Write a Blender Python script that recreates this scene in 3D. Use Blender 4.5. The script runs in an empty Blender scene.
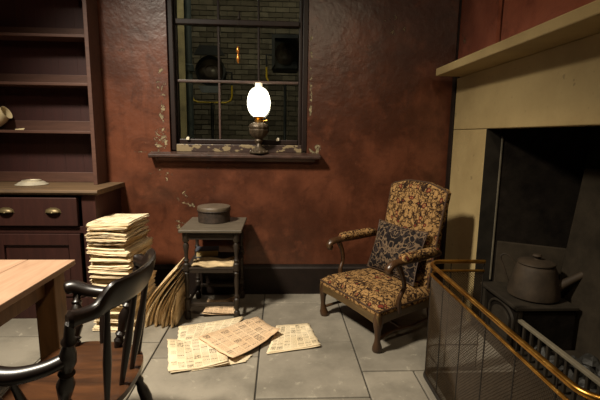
import bpy, math, random
from math import sin, cos, pi, radians, sqrt
from mathutils import Matrix, Vector

random.seed(7)
scene = bpy.context.scene
col = scene.collection

# ------------------------------------------------------------------ camera
yaw, pitch, roll = radians(2.8), radians(8.9), radians(0.8)
fwd = Vector((sin(yaw)*cos(pitch), cos(yaw)*cos(pitch), -sin(pitch)))
r0 = Vector((cos(yaw), -sin(yaw), 0)); u0 = r0.cross(fwd)
rgt = cos(roll)*r0 + sin(roll)*u0; upv = cos(roll)*u0 - sin(roll)*r0
cd = bpy.data.cameras.new('camera'); cd.sensor_width = 36; cd.lens = 410/600*36
cd.clip_start = 0.05
cam = bpy.data.objects.new('camera', cd); col.objects.link(cam)
mw = Matrix((rgt, upv, -fwd)).transposed().to_4x4(); mw.translation = (0, 0, 1.4)
cam.matrix_world = mw
scene.camera = cam

# ------------------------------------------------------------------ world and lights
w = bpy.data.worlds.new('night'); scene.world = w; w.use_nodes = True
bg = w.node_tree.nodes['Background']
bg.inputs[0].default_value = (0.7, 0.66, 0.6, 1); bg.inputs[1].default_value = 0.001

def area(name, loc, target, size, power, colr, shape='DISK', spread=None):
    l = bpy.data.lights.new(name, 'AREA'); l.shape = shape; l.size = size; l.energy = power; l.color = colr
    if spread: l.spread = radians(spread)
    o = bpy.data.objects.new(name, l); col.objects.link(o); o.location = loc
    o.rotation_euler = (Vector(target)-Vector(loc)).to_track_quat('-Z', 'Y').to_euler()
    return o
def spot(name, loc, target, cone, blend, radius, power, colr):
    l = bpy.data.lights.new(name, 'SPOT'); l.spot_size = radians(cone); l.spot_blend = blend; l.shadow_soft_size = radius; l.energy = power; l.color = colr
    o = bpy.data.objects.new(name, l); col.objects.link(o); o.location = loc
    o.rotation_euler = (Vector(target)-Vector(loc)).to_track_quat('-Z', 'Y').to_euler()
    return o
spot('key_lamp', (-1.7, 1.4, 3.45), (-0.35, 2.7, 0.1), 92, 1.0, 0.2, 1060, (1.0, 0.905, 0.74))
area('ceiling_lamp', (0.5, 0.1, 3.1), (1.0, 2.8, 0.8), 0.25, 20, (1.0, 0.80, 0.55))
area('yard_fill_and_film_lamp', (-0.3, 3.9, 4.5), (-0.7, 7.0, 2.3), 0.4, 36, (1.0, 0.92, 0.78))  # unseen fill added above the window to light the bricks and post

scene.view_settings.view_transform = 'Standard'
scene.view_settings.look = 'None'
scene.view_settings.gamma = 1
scene.view_settings.use_curve_mapping = False
scene.view_settings.exposure = 0.0

# ------------------------------------------------------------------ materials
class NT:
    def __init__(s, name):
        s.m = bpy.data.materials.new(name); s.m.use_nodes = True
        s.t = s.m.node_tree; s.b = s.t.nodes['Principled BSDF']; s.out = s.t.nodes['Material Output']
    def n(s, typ, ins=None, **kw):
        nd = s.t.nodes.new(typ)
        for k, v in kw.items(): setattr(nd, k, v)
        for k, v in (ins or {}).items(): s.set(nd.inputs[k], v)
        return nd
    def set(s, sock, v):
        if hasattr(v, 'is_linked') and hasattr(v, 'node'): s.t.links.new(v, sock)
        elif hasattr(v, 'outputs'): s.t.links.new(v.outputs[0], sock)
        else:
            if isinstance(v, tuple) and len(v) == 3 and sock.type == 'RGBA': v = (*v, 1)
            sock.default_value = v
    def math(s, op, a, b=None, c=None, clamp=False):
        nd = s.t.nodes.new('ShaderNodeMath'); nd.operation = op; nd.use_clamp = clamp
        s.set(nd.inputs[0], a)
        if b is not None: s.set(nd.inputs[1], b)
        if c is not None: s.set(nd.inputs[2], c)
        return nd.outputs[0]
    def mix(s, f, a, b):
        nd = s.t.nodes.new('ShaderNodeMix'); nd.data_type = 'RGBA'
        s.set(nd.inputs[0], f); s.set(nd.inputs[6], a); s.set(nd.inputs[7], b)
        return nd.outputs[2]
    def ramp(s, f, stops, interp='LINEAR'):
        nd = s.t.nodes.new('ShaderNodeValToRGB'); s.set(nd.inputs[0], f)
        cr = nd.color_ramp; cr.interpolation = interp
        while len(cr.elements) < len(stops): cr.elements.new(0.5)
        for e, (p, c) in zip(cr.elements, stops):
            e.position = p; e.color = (*c, 1) if len(c) == 3 else c
        return nd.outputs[0]
    def noise(s, scale, vec=None, detail=4, rough=0.55, dist=0.0):
        nd = s.n('ShaderNodeTexNoise', {'Scale': scale, 'Detail': detail, 'Roughness': rough, 'Distortion': dist})
        if vec is not None: s.set(nd.inputs['Vector'], vec)
        return nd.outputs[0]
    def step(s, v, lo, hi):
        nd = s.n('ShaderNodeMapRange', {0: v, 1: lo, 2: hi, 3: 0.0, 4: 1.0}); nd.interpolation_type = 'SMOOTHSTEP'
        return nd.outputs[0]
    def bump(s, h, strength=0.3, dist=0.01):
        nd = s.n('ShaderNodeBump', {'Height': h, 'Strength': strength, 'Distance': dist})
        s.t.links.new(nd.outputs[0], s.b.inputs['Normal'])
    def fin(s, colr=None, rough=None, metal=None, spec=None):
        if colr is not None: s.set(s.b.inputs['Base Color'], colr)
        if rough is not None: s.set(s.b.inputs['Roughness'], rough)
        if metal is not None: s.b.inputs['Metallic'].default_value = metal
        if spec is not None: s.b.inputs['Specular IOR Level'].default_value = spec
        return s.m
    def pos(s): return s.n('ShaderNodeNewGeometry').outputs['Position']
    def obj(s): return s.n('ShaderNodeTexCoord').outputs['Object']
    def uv(s): return s.n('ShaderNodeTexCoord').outputs['UV']
    def rnd(s): return s.n('ShaderNodeObjectInfo').outputs['Random']
    def mapping(s, v, scale=(1, 1, 1), rot=(0, 0, 0), loc=(0, 0, 0)):
        return s.n('ShaderNodeMapping', {'Vector': v, 'Scale': scale, 'Rotation': rot, 'Location': loc}).outputs[0]

def srgb(r, g, b):
    f = lambda c: c/12.92 if c <= 0.04045 else ((c+0.055)/1.055)**2.4
    return tuple(f(c/255) for c in (r, g, b))

def simple(name, c, rough=0.5, metal=0.0, var=0.35, scale=9, bump=0.0, stretch=(1, 1, 1), spec=0.5):
    t = NT(name); v = t.mapping(t.obj(), stretch)
    f = t.noise(scale, v, 5, 0.6)
    dark = tuple(x*(1-var) for x in c); lite = tuple(min(1, x*(1+var)) for x in c)
    cc = t.ramp(f, [(0.3, dark), (0.7, lite)])
    if bump: t.bump(t.noise(scale*5, v, 4, 0.6), bump, 0.004)
    return t.fin(cc, rough, metal, spec)

def wall_material(name, base, dark, hot):
    """old glossy oil paint with peeled chips; hot = (centre, radii, amount) in metres where the paint has peeled"""
    t = NT(name); p = t.pos()
    n1 = t.noise(1.3, p, 5, 0.6); n2 = t.noise(7, p, 5, 0.65)
    c = t.mix(t.step(n1, 0.38, 0.62), base, dark)
    n3 = t.noise(3.4, p, 6, 0.7, 1.0); c = t.mix(t.math('MULTIPLY', t.step(n3, 0.48, 0.68), 0.55), c, tuple(x*0.55 for x in dark))
    c = t.mix(t.math('MULTIPLY', t.step(n2, 0.5, 0.75), 0.35), c, tuple(x*1.5 for x in base))
    streak = t.noise(3, t.mapping(p, (5, 5, 0.5)), 4, 0.6)
    c = t.mix(t.math('MULTIPLY', t.step(streak, 0.52, 0.7), 0.35), c, dark)
    # chips
    cn = t.noise(17, p, 7, 0.7, 0.6)
    thr = None
    for (cx, cy, cz), (rx, ry, rz), amt in hot:
        d = t.n('ShaderNodeVectorMath', {0: p, 1: (cx, cy, cz)}, operation='SUBTRACT')
        d = t.n('ShaderNodeVectorMath', {0: d, 1: (1/rx, 1/ry, 1/rz)}, operation='MULTIPLY')
        L = t.n('ShaderNodeVectorMath', {0: d}, operation='LENGTH').outputs['Value']
        k = t.math('MULTIPLY', t.step(L, 1.0, 0.25), amt)
        thr = k if thr is None else t.math('MAXIMUM', thr, k)
    v = t.math('ADD', cn, thr) if thr is not None else cn
    chip = t.step(v, 0.715, 0.745)
    edge = t.step(v, 0.66, 0.70)
    c = t.mix(t.math('MULTIPLY', edge, 0.5), c, tuple(x*0.5 for x in dark))
    cc = t.ramp(t.noise(40, p, 3), [(0.35, srgb(92, 84, 60)), (0.65, srgb(136, 122, 92))])
    c = t.mix(chip, c, cc)
    # fine scuffs
    sc = t.noise(60, t.mapping(p, (1, 1, 0.25)), 3, 0.7)
    c = t.mix(t.math('MULTIPLY', t.step(sc, 0.72, 0.8), 0.5), c, srgb(150, 110, 85))
    h = t.math('ADD', t.noise(5, p, 3), t.math('MULTIPLY', t.noise(30, p, 4), 0.25))
    h = t.math('SUBTRACT', h, t.math('MULTIPLY', chip, 0.5))
    t.bump(h, 0.32, 0.02)
    return t.fin(c, t.math('ADD', 0.36, t.math('MULTIPLY', chip, 0.45)), 0, 0.42)

def wood_material(name, a, b, rough=0.45, axis='X', scale=6, bump=0.15, spec=0.5):
    t = NT(name); st = {'X': (0.12, 1, 1), 'Y': (1, 0.12, 1), 'Z': (1, 1, 0.12)}[axis]
    off = t.n('ShaderNodeVectorMath', {0: t.obj(), 1: t.n('ShaderNodeCombineXYZ', {0: t.math('MULTIPLY', t.rnd(), 7.3), 1: t.math('MULTIPLY', t.rnd(), 3.1)})}, operation='ADD')
    v = t.mapping(off.outputs[0], st)
    g = t.noise(scale*6, v, 6, 0.65, 0.8); l = t.noise(scale*0.7, v, 3)
    c = t.ramp(t.math('ADD', t.math('MULTIPLY', g, 0.7), t.math('MULTIPLY', l, 0.3)), [(0.32, a), (0.66, b)])
    t.bump(g, bump, 0.003)
    return t.fin(c, rough, 0, spec)

def paper_material(name, base, warm):
    t = NT(name); uv = t.uv()
    s = t.n('ShaderNodeSeparateXYZ', {0: uv}); u, v = s.outputs[0], s.outputs[1]
    ncol, nblk = 7.0, 9.0
    cu = t.math('MULTIPLY', u, ncol); fu = t.math('FRACT', cu); iu = t.math('FLOOR', cu)
    shift = t.n('ShaderNodeTexWhiteNoise', {'W': t.math('ADD', iu, t.math('MULTIPLY', t.rnd(), 31.0))}, noise_dimensions='1D').outputs[0]
    bv = t.math('ADD', t.math('MULTIPLY', v, nblk), t.math('MULTIPLY', shift, 3.0)); ib = t.math('FLOOR', bv); fb = t.math('FRACT', bv)
    cell = t.n('ShaderNodeTexWhiteNoise', {'Vector': t.n('ShaderNodeCombineXYZ', {0: iu, 1: ib, 2: t.math('MULTIPLY', t.rnd(), 53.0)})}, noise_dimensions='3D').outputs[0]
    lines = t.math('FRACT', t.math('MULTIPLY', v, 95.0))
    line = t.step(lines, 0.38, 0.5)
    gut = t.math('MULTIPLY', t.step(fu, 0.05, 0.09), t.step(fu, 0.97, 0.93))
    words = t.step(t.noise(1.0, t.mapping(uv, (150, 95, 1)), 1, 0.5), 0.40, 0.52)
    ink = t.math('MULTIPLY', t.math('MULTIPLY', line, gut), words)
    head = t.math('MULTIPLY', t.math('MULTIPLY', t.step(fb, 0.78, 0.80), t.step(fb, 0.97, 0.95)), gut)
    headw = t.math('MULTIPLY', head, t.step(t.noise(1.0, t.mapping(uv, (60, 25, 1)), 1), 0.42, 0.5))
    headw = t.math('MULTIPLY', headw, t.math('GREATER_THAN', cell, 0.45))
    pic = t.math('MULTIPLY', t.math('GREATER_THAN', cell, 0.88), gut)
    picn = t.math('MULTIPLY', pic, t.step(t.noise(1.0, t.mapping(uv, (40, 40, 1)), 3), 0.42, 0.6))
    blank = t.math('LESS_THAN', cell, 0.12)
    ink = t.math('MULTIPLY', ink, t.math('SUBTRACT', 1.0, blank))
    tot = t.math('MAXIMUM', t.math('MULTIPLY', ink, 0.5), t.math('MULTIPLY', headw, 0.85))
    tot = t.math('MAXIMUM', tot, t.math('MULTIPLY', picn, 0.8))
    edge = t.math('MULTIPLY', t.math('MULTIPLY', t.step(u, 0.03, 0.05), t.step(u, 0.97, 0.95)), t.math('MULTIPLY', t.step(v, 0.03, 0.05), t.step(v, 0.97, 0.95)))
    tot = t.math('MULTIPLY', tot, edge)
    # print only on the faces that lie flat
    nz = t.n('ShaderNodeSeparateXYZ', {0: t.n('ShaderNodeTexCoord').outputs['Normal']}).outputs[2]
    tot = t.math('MULTIPLY', tot, t.step(t.math('ABSOLUTE', nz), 0.5, 0.7))
    st = t.noise(5, t.obj(), 5, 0.6)
    c = t.ramp(st, [(0.3, base), (0.72, warm)])
    c = t.mix(t.math('MULTIPLY', t.rnd(), 0.45), c, warm)
    c = t.mix(tot, c, srgb(52, 46, 38))
    t.bump(t.noise(14, t.obj(), 4), 0.25, 0.006)
    return t.fin(c, 0.85, 0, 0.2)

def tapestry(name, ground, dark, mid, flower, heart, scale, line=0.035, rough=0.9):
    """woven damask mirrored about the centre line: scrolling stems, leaf blots and flower heads"""
    t = NT(name); sp_ = t.n('ShaderNodeSeparateXYZ', {0: t.obj()})
    p = t.n('ShaderNodeCombineXYZ', {0: t.math('ABSOLUTE', sp_.outputs[0]), 1: sp_.outputs[1], 2: sp_.outputs[2]}).outputs[0]
    wv = t.n('ShaderNodeTexNoise', {'Vector': p, 'Scale': scale*0.5, 'Detail': 1.0}).outputs['Color']
    pv = t.n('ShaderNodeVectorMath', {0: p, 1: t.n('ShaderNodeVectorMath', {0: wv, 3: 0.06}, operation='SCALE')}, operation='ADD').outputs[0]
    iso = lambda sc, c, w, det=1.0: t.step(t.math('ABSOLUTE', t.math('SUBTRACT', t.noise(sc, pv, det), c)), w, w*0.55)
    c = t.mix(t.math('MULTIPLY', t.step(t.noise(scale*2.4, pv, 2), 0.52, 0.56), 0.9), ground, mid)
    c = t.mix(iso(scale*1.1, 0.5, line), c, dark)
    c = t.mix(iso(scale*1.7, 0.42, line), c, dark)
    vo = t.n('ShaderNodeTexVoronoi', {'Vector': pv, 'Scale': scale*0.9, 'Randomness': 0.8}); d = vo.outputs['Distance']
    pet = t.math('ADD', d, t.math('MULTIPLY', t.noise(scale*3.5, pv, 1), 0.16))
    c = t.mix(t.step(pet, 0.37, 0.34), c, dark)
    c = t.mix(t.step(pet, 0.32, 0.29), c, flower)
    c = t.mix(t.step(pet, 0.23, 0.20), c, ground)
    c = t.mix(t.step(pet, 0.16, 0.13), c, heart)
    t.bump(t.math('ADD', t.noise(scale*14, p, 2), d), 0.3, 0.004)
    return t.fin(c, rough, 0, 0.12)

M = {}
M['wall'] = wall_material('red_oil_paint', srgb(93, 52, 34), srgb(61, 31, 18), [
    ((-0.98, 3.5, 1.75), (0.07, 0.3, 0.55), 0.17), ((-1.0, 3.5, 1.36), (0.10, 0.3, 0.2), 0.22),
    ((-1.0, 3.5, 1.08), (0.2, 0.3, 0.12), 0.14), ((-0.80, 3.5, 0.86), (0.12, 0.3, 0.2), 0.17),
    ((-0.86, 3.5, 0.60), (0.09, 0.3, 0.14), 0.17), ((-0.56, 3.5, 0.93), (0.07, 0.3, 0.06), 0.15), ((0.3, 3.5, 1.28), (0.10, 0.3, 0.10), 0.22),
    ((0.62, 3.5, 2.2), (0.35, 0.3, 0.25), 0.05), ((-0.6, 3.5, 1.14), (0.5, 0.3, 0.08), 0.08),
    ((-1.25, 3.5, 2.05), (0.15, 0.3, 0.05), 0.1), ((-1.12, 3.5, 1.25), (0.22, 0.3, 0.012), 0.22),
    ((0.25, 3.5, 1.9), (0.025, 0.3, 0.75), 0.2), ((0.95, 3.5, 2.3), (0.2, 0.3, 0.15), 0.13)])
M['wall_r'] = wall_material('faded_red_oil_paint', srgb(158, 92, 70), srgb(128, 70, 52), [
    ((1.47, 3.4, 2.2), (0.1, 0.12, 0.3), 0.13), ((1.47, 2.95, 2.3), (0.1, 0.08, 0.4), 0.10)])
M['flag'] = None
def flag_material():
    t = NT('flagstone'); p = t.pos()
    r = t.rnd()
    c0 = t.mix(r, srgb(122, 115, 103), srgb(140, 132, 118))
    n = t.noise(2.2, p, 6, 0.62)
    c = t.mix(t.step(n, 0.35, 0.7), c0, srgb(102, 96, 85))
    c = t.mix(t.math('MULTIPLY', t.step(t.noise(13, p, 5, 0.7, 0.5), 0.6, 0.68), 0.45), c, srgb(168, 160, 143))
    c = t.mix(t.math('MULTIPLY', t.step(t.noise(60, p, 3, 0.7), 0.66, 0.72), 0.35), c, srgb(78, 74, 66))
    t.bump(t.math('ADD', t.noise(4, p, 5, 0.6), t.math('MULTIPLY', t.noise(40, p, 4), 0.2)), 0.28, 0.015)
    return t.fin(c, 0.62, 0, 0.4)
M['flag'] = flag_material()
M['mortar'] = simple('floor_joint_dirt', srgb(58, 54, 47), 0.95, 0, 0.3, 14)
M['dresser'] = wood_material('dark_red_painted_wood', srgb(42, 22, 18), srgb(58, 31, 25), 0.55, 'Z', 5, 0.1, 0.3)
M['dresser_in'] = wood_material('maroon_back_boards', srgb(42, 15, 12), srgb(54, 20, 16), 0.6, 'Z', 5, 0.1)
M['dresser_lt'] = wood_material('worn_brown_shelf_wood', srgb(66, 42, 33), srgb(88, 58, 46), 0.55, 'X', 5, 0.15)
M['counter'] = wood_material('worn_counter_wood', srgb(62, 46, 31), srgb(104, 80, 53), 0.6, 'X', 5, 0.2)
M['table'] = wood_material('scrubbed_pale_pine', srgb(142, 110, 86), srgb(172, 140, 114), 0.5, 'Y', 4, 0.12)
M['table_leg'] = wood_material('brown_pine_leg', srgb(98, 66, 38), srgb(140, 100, 60), 0.5, 'Z', 4, 0.12)
M['chair'] = wood_material('polished_dark_chair_wood', srgb(17, 11, 8), srgb(28, 18, 12), 0.34, 'Z', 5, 0.06)
M['chair_seat'] = wood_material('worn_chair_seat_wood', srgb(28, 16, 9), srgb(84, 51, 27), 0.33, 'X', 3, 0.1)
M['stool'] = wood_material('blackened_oak', srgb(30, 24, 19), srgb(46, 37, 29), 0.5, 'Z', 5, 0.12, 0.3)
M['stool_top'] = wood_material('greyed_oak_top', srgb(60, 53, 43), srgb(92, 82, 68), 0.5, 'X', 4, 0.15)
M['frame'] = wood_material('black_brown_window_paint', srgb(18, 11, 8), srgb(34, 20, 15), 0.45, 'Z', 5, 0.1, 0.22)
M['bead'] = simple('worn_glazing_bead', srgb(62, 45, 38), 0.4, 0, 0.4, 20)
def peeled():
    t = NT('peeling_window_paint'); p = t.obj()
    n = t.noise(9, t.mapping(p, (1, 1, 1.6)), 4, 0.6)
    c = t.mix(t.step(n, 0.52, 0.56), srgb(44, 26, 18), srgb(118, 102, 74))
    t.bump(n, 0.4, 0.006); return t.fin(c, 0.5)
M['peel'] = peeled()
M['sill'] = simple('chipped_dark_sill_paint', srgb(52, 34, 27), 0.4, 0, 0.5, 16, 0.3)
M['skirt'] = simple('brown_black_skirting_paint', srgb(26, 17, 12), 0.55, 0, 0.4, 8, 0.15, (1, 1, 1), 0.25)
def stone_mat():
    t = NT('cream_painted_stone'); p = t.pos()
    n = t.noise(1.6, p, 6, 0.65); n2 = t.noise(22, p, 4, 0.65)
    c = t.ramp(n, [(0.3, srgb(140, 120, 82)), (0.7, srgb(168, 147, 104))])
    c = t.mix(t.math('MULTIPLY', t.step(n2, 0.62, 0.75), 0.35), c, srgb(112, 96, 66))
    pit = t.step(t.noise(16, p, 2, 0.5), 0.70, 0.74)
    c = t.mix(t.math('MULTIPLY', pit, 0.4), c, srgb(90, 78, 56))
    t.bump(t.math('SUBTRACT', t.noise(9, p, 5), pit), 0.25, 0.012)
    return t.fin(c, 0.6, 0, 0.3)
M['stone'] = stone_mat()
M['soot'] = simple('sooty_iron', srgb(36, 32, 26), 0.75, 0, 0.4, 7, 0.3, (1, 1, 1), 0.15)
M['soot_and_shade'] = simple('soot_and_shade_brick', srgb(22, 18, 14), 0.9, 0, 0.5, 9, 0.5, (1, 1, 1), 0.05)
M['cheek'] = simple('ash_grey_firestone', srgb(48, 41, 32), 0.85, 0, 0.35, 6, 0.4, (1, 1, 1), 0.1)
M['edge'] = simple('worn_iron_edge', srgb(96, 88, 72), 0.6, 0, 0.3, 12)
M['iron'] = simple('cast_iron', srgb(40, 34, 26), 0.65, 0, 0.35, 10, 0.25, (1, 1, 1), 0.25)
M['kettle'] = simple('sooty_kettle_iron', srgb(50, 40, 29), 0.7, 0.0, 0.45, 8, 0.3, (1, 1, 1), 0.25)
M['coal'] = simple('coal', srgb(40, 38, 34), 0.6, 0, 0.6, 20, 0.5)
def brass_mat():
    t = NT('old_brass'); n = t.noise(14, t.obj(), 4)
    c = t.ramp(n, [(0.3, srgb(170, 120, 50)), (0.7, srgb(225, 172, 86))])
    return t.fin(c, t.math('ADD', 0.22, t.math('MULTIPLY', n, 0.2)), 1.0)
M['brass'] = brass_mat()
M['wire'] = simple('bronze_mesh_wire', srgb(62, 48, 32), 0.6, 0.0, 0.2, 30, 0, (1, 1, 1), 0.2)
M['fender_dark'] = simple('blackened_fender_iron', srgb(40, 35, 30), 0.5, 0.4, 0.3, 12)
M['paper'] = paper_material('yellowed_newsprint', srgb(232, 216, 186), srgb(212, 190, 152))
M['paper_pink'] = paper_material('pinkish_newsprint', srgb(224, 196, 162), srgb(206, 172, 134))
def edge_paper():
    t = NT('newsprint_edges'); p = t.obj()
    g = t.noise(10, t.mapping(p, (1, 1, 26)), 4, 0.6)
    c = t.ramp(g, [(0.28, srgb(128, 102, 68)), (0.45, srgb(206, 180, 138)), (0.72, srgb(236, 218, 184))])
    c = t.mix(t.math('MULTIPLY', t.rnd(), 0.35), c, srgb(184, 154, 112))
    t.bump(g, 0.5, 0.004); return t.fin(c, 0.85, 0, 0.2)
M['paper_edge'] = edge_paper()
def side_paper():
    t = NT('leaning_newsprint_edges'); p = t.obj()
    g = t.noise(9, t.mapping(p, (22, 1, 3)), 4, 0.6)
    c = t.ramp(g, [(0.3, srgb(138, 110, 74)), (0.45, srgb(212, 188, 146)), (0.7, srgb(238, 220, 186))])
    c = t.mix(t.math('MULTIPLY', t.rnd(), 0.4), c, srgb(176, 144, 100))
    t.bump(g, 0.5, 0.004); return t.fin(c, 0.85, 0, 0.2)
M['paper_side'] = side_paper()
M['tapestry'] = tapestry('floral_tapestry', srgb(142, 109, 68), srgb(38, 24, 16), srgb(78, 55, 30), srgb(100, 44, 30), srgb(78, 32, 22), 17)
M['paisley'] = tapestry('dark_paisley', srgb(22, 18, 18), srgb(98, 80, 62), srgb(44, 36, 33), srgb(24, 20, 21), srgb(100, 78, 60), 12, 0.03)
M['arm_wood'] = wood_material('dark_walnut_armchair', srgb(44, 28, 16), srgb(72, 48, 27), 0.32, 'Z', 5, 0.08)
M['rail_wood'] = wood_material('olive_brown_seat_rail', srgb(58, 43, 22), srgb(84, 64, 36), 0.4, 'X', 5, 0.08)
M['hatbox'] = simple('dark_leather', srgb(46, 35, 27), 0.55, 0, 0.5, 30, 0.5)
M['hatlid'] = simple('worn_grey_brown_lid', srgb(80, 68, 54), 0.5, 0, 0.3, 12, 0.2)
M['bookcover'] = simple('slate_blue_cloth', srgb(62, 66, 76), 0.7, 0, 0.2, 30)
M['bookpages'] = simple('cream_page_block', srgb(196, 170, 116), 0.8, 0, 0.2, 6, 0.3, (1, 1, 30))
M['cloth'] = simple('folded_tan_cloth', srgb(168, 146, 110), 0.9, 0, 0.35, 14, 0.5)
M['silver'] = simple('tarnished_silver', srgb(200, 190, 168), 0.4, 0.5, 0.25, 12)
M['china'] = simple('cream_china', srgb(214, 196, 156), 0.25, 0, 0.25, 6)
M['pull'] = simple('tarnished_brass_pull', srgb(104, 90, 62), 0.45, 0.6, 0.3, 14)
M['font'] = simple('blackened_bronze', srgb(74, 62, 48), 0.45, 0.5, 0.4, 22, 0.5)
def globe():
    t = NT('lit_opal_glass')
    t.b.inputs['Emission Color'].default_value = (1.0, 0.90, 0.66, 1); t.b.inputs['Emission Strength'].default_value = 5.5
    return t.fin((0.9, 0.86, 0.76), 0.3)
M['globe'] = globe()
def chimney():
    t = NT('lamp_chimney_glass')
    t.b.inputs['Emission Color'].default_value = (1.0, 0.8, 0.5, 1); t.b.inputs['Emission Strength'].default_value = 0.5
    return t.fin((0.8, 0.72, 0.6), 0.15)
M['chimney'] = chimney()
def glass():
    t = NT('window_glass')
    tr = t.n('ShaderNodeBsdfTransparent', {0: (0.9, 0.93, 0.88)}); gl = t.n('ShaderNodeBsdfGlossy', {'Color': (0.9, 0.9, 0.9), 'Roughness': 0.03})
    fr = t.n('ShaderNodeFresnel', {'IOR': 1.45})
    mx = t.n('ShaderNodeMixShader', {0: fr, 1: tr, 2: gl})
    t.t.links.new(mx.outputs[0], t.out.inputs[0]); return t.m
M['glass'] = glass()
def brickm():
    t = NT('grimy_yellow_stock_brick'); r = t.rnd()
    c = t.ramp(r, [(0.0, srgb(84, 76, 62)), (0.5, srgb(108, 98, 80)), (1.0, srgb(126, 116, 96))])
    c = t.mix(t.math('MULTIPLY', t.step(t.noise(6, t.pos(), 4), 0.45, 0.7), 0.4), c, srgb(60, 54, 40))
    t.bump(t.noise(30, t.pos(), 4), 0.4, 0.01); return t.fin(c, 0.9, 0, 0.2)
M['brick'] = brickm()
M['brick_mortar'] = simple('sooty_mortar', srgb(66, 60, 46), 0.95, 0, 0.3, 8)
M['post'] = simple('flaking_cream_paint', srgb(204, 186, 142), 0.6, 0, 0.3, 9, 0.3)
M['pipe'] = simple('blue_grey_iron_pipe', srgb(66, 72, 70), 0.5, 0, 0.3, 8)
M['lampblack'] = simple('black_lamp_housing', srgb(24, 24, 23), 0.55, 0, 0.3, 8)
M['lens'] = simple('dull_lamp_lens', srgb(84, 74, 66), 0.25, 0, 0.4, 6)
M['yellow'] = simple('yellow_painted_tube', srgb(190, 158, 30), 0.5, 0, 0.2, 8)
M['greyplate'] = simple('pale_grey_plate', srgb(104, 106, 106), 0.6, 0, 0.3, 8)
M['cord'] = simple('thin_dark_cord', srgb(60, 48, 36), 0.8)
M['amber'] = simple('amber_brass_pull', srgb(200, 130, 60), 0.25, 0.7, 0.3, 20)
M['white'] = simple('white_paint', srgb(206, 196, 172), 0.5, 0, 0.15, 8)
M['leather'] = simple('dark_trim_braid', srgb(60, 40, 24), 0.6, 0, 0.3, 40)

# ------------------------------------------------------------------ mesh helpers
class G:
    def __init__(s): s.v = []; s.f = []; s.uv = {}
    def add(s, vs, fs):
        o = len(s.v); s.v += [tuple(p) for p in vs]; s.f += [tuple(i+o for i in f) for f in fs]; return s
    def box(s, x0, x1, y0, y1, z0, z1):
        return s.add([(x0, y0, z0), (x1, y0, z0), (x1, y1, z0), (x0, y1, z0), (x0, y0, z1), (x1, y0, z1), (x1, y1, z1), (x0, y1, z1)],
                     [(3, 2, 1, 0), (4, 5, 6, 7), (0, 1, 5, 4), (1, 2, 6, 5), (2, 3, 7, 6), (3, 0, 4, 7)])
    def lathe(s, prof, n=24, c=(0, 0, 0), mat=None):
        vs = []; fs = []
        for r, z in prof:
            for k in range(n):
                a = 2*pi*k/n; p = Vector((r*cos(a), r*sin(a), z))
                if mat: p = mat @ p
                vs.append((p.x+c[0], p.y+c[1], p.z+c[2]))
        for i in range(len(prof)-1):
            for k in range(n):
                k2 = (k+1) % n; fs.append((i*n+k, i*n+k2, (i+1)*n+k2, (i+1)*n+k))
        fs.append(tuple(range(n-1, -1, -1))); m = (len(prof)-1)*n; fs.append(tuple(range(m, m+n)))
        return s.add(vs, fs)
    def spin(s, a, b, prof, n=14):
        """turned post from a to b; prof = (radius, t 0..1)"""
        a, b = Vector(a), Vector(b); d = b-a
        q = d.to_track_quat('Z', 'X').to_matrix()
        return s.lathe([(r, t*d.length) for r, t in prof], n, tuple(a), q)
    def tube(s, pts, rad, n=8, closed=False, flat=1.0, upref=(0, 0, 1)):
        pts = [Vector(p) for p in pts]; N = len(pts)
        R = rad if isinstance(rad, (list, tuple)) else [rad]*N
        vs = []; fs = []; prev = None
        for i, p in enumerate(pts):
            a = pts[(i-1) % N] if (closed or i > 0) else p
            b = pts[(i+1) % N] if (closed or i < N-1) else p
            t = (b-a).normalized()
            if prev is None:
                u = Vector(upref); u = u-t*u.dot(t)
                if u.length < 1e-3: u = Vector((1, 0, 0)); u = u-t*u.dot(t)
            else: u = prev-t*prev.dot(t)
            u.normalize(); prev = u; sd = t.cross(u)
            for k in range(n):
                an = 2*pi*k/n
                vs.append(p+sd*cos(an)*R[i]+u*sin(an)*R[i]*flat)
        m = N if closed else N-1
        for i in range(m):
            for k in range(n):
                k2 = (k+1) % n; j = (i+1) % N
                fs.append((i*n+k, i*n+k2, j*n+k2, j*n+k))
        if not closed:
            fs.append(tuple(range(n-1, -1, -1))); fs.append(tuple(range((N-1)*n, N*n)))
        return s.add(vs, fs)
    def prism(s, poly, z0, z1, ax='z'):
        """poly of 2D points extruded; ax = extrusion axis; for 'x' poly is (y,z), for 'y' poly is (x,z)"""
        P = {'z': lambda a, b, c: (a, b, c), 'x': lambda a, b, c: (c, a, b), 'y': lambda a, b, c: (a, c, b)}[ax]
        n = len(poly)
        vs = [P(a, b, z0) for a, b in poly]+[P(a, b, z1) for a, b in poly]
        fs = [tuple(range(n-1, -1, -1)), tuple(range(n, 2*n))]+[(i, (i+1) % n, n+(i+1) % n, n+i) for i in range(n)]
        return s.add(vs, fs)
    def grid(s, fn, nu, nv):
        vs = [fn(i/nu, j/nv) for j in range(nv+1) for i in range(nu+1)]
        fs = [(j*(nu+1)+i, j*(nu+1)+i+1, (j+1)*(nu+1)+i+1, (j+1)*(nu+1)+i) for j in range(nv) for i in range(nu)]
        return s.add(vs, fs)

def mesh(name, g, mat=None, smooth=False, uvfn=None):
    me = bpy.data.meshes.new(name); me.from_pydata(g.v, [], g.f); me.update()
    import bmesh
    bm = bmesh.new(); bm.from_mesh(me); bmesh.ops.recalc_face_normals(bm, faces=bm.faces); bm.to_mesh(me); bm.free()
    if mat: me.materials.append(M[mat] if isinstance(mat, str) else mat)
    if smooth:
        me.polygons.foreach_set('use_smooth', [True]*len(me.polygons))
        me.set_sharp_from_angle(angle=radians(40))
    if uvfn:
        ul = me.uv_layers.new(name='UVMap')
        for l in me.loops: ul.data[l.index].uv = uvfn(me.vertices[l.vertex_index].co)
    return me

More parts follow.
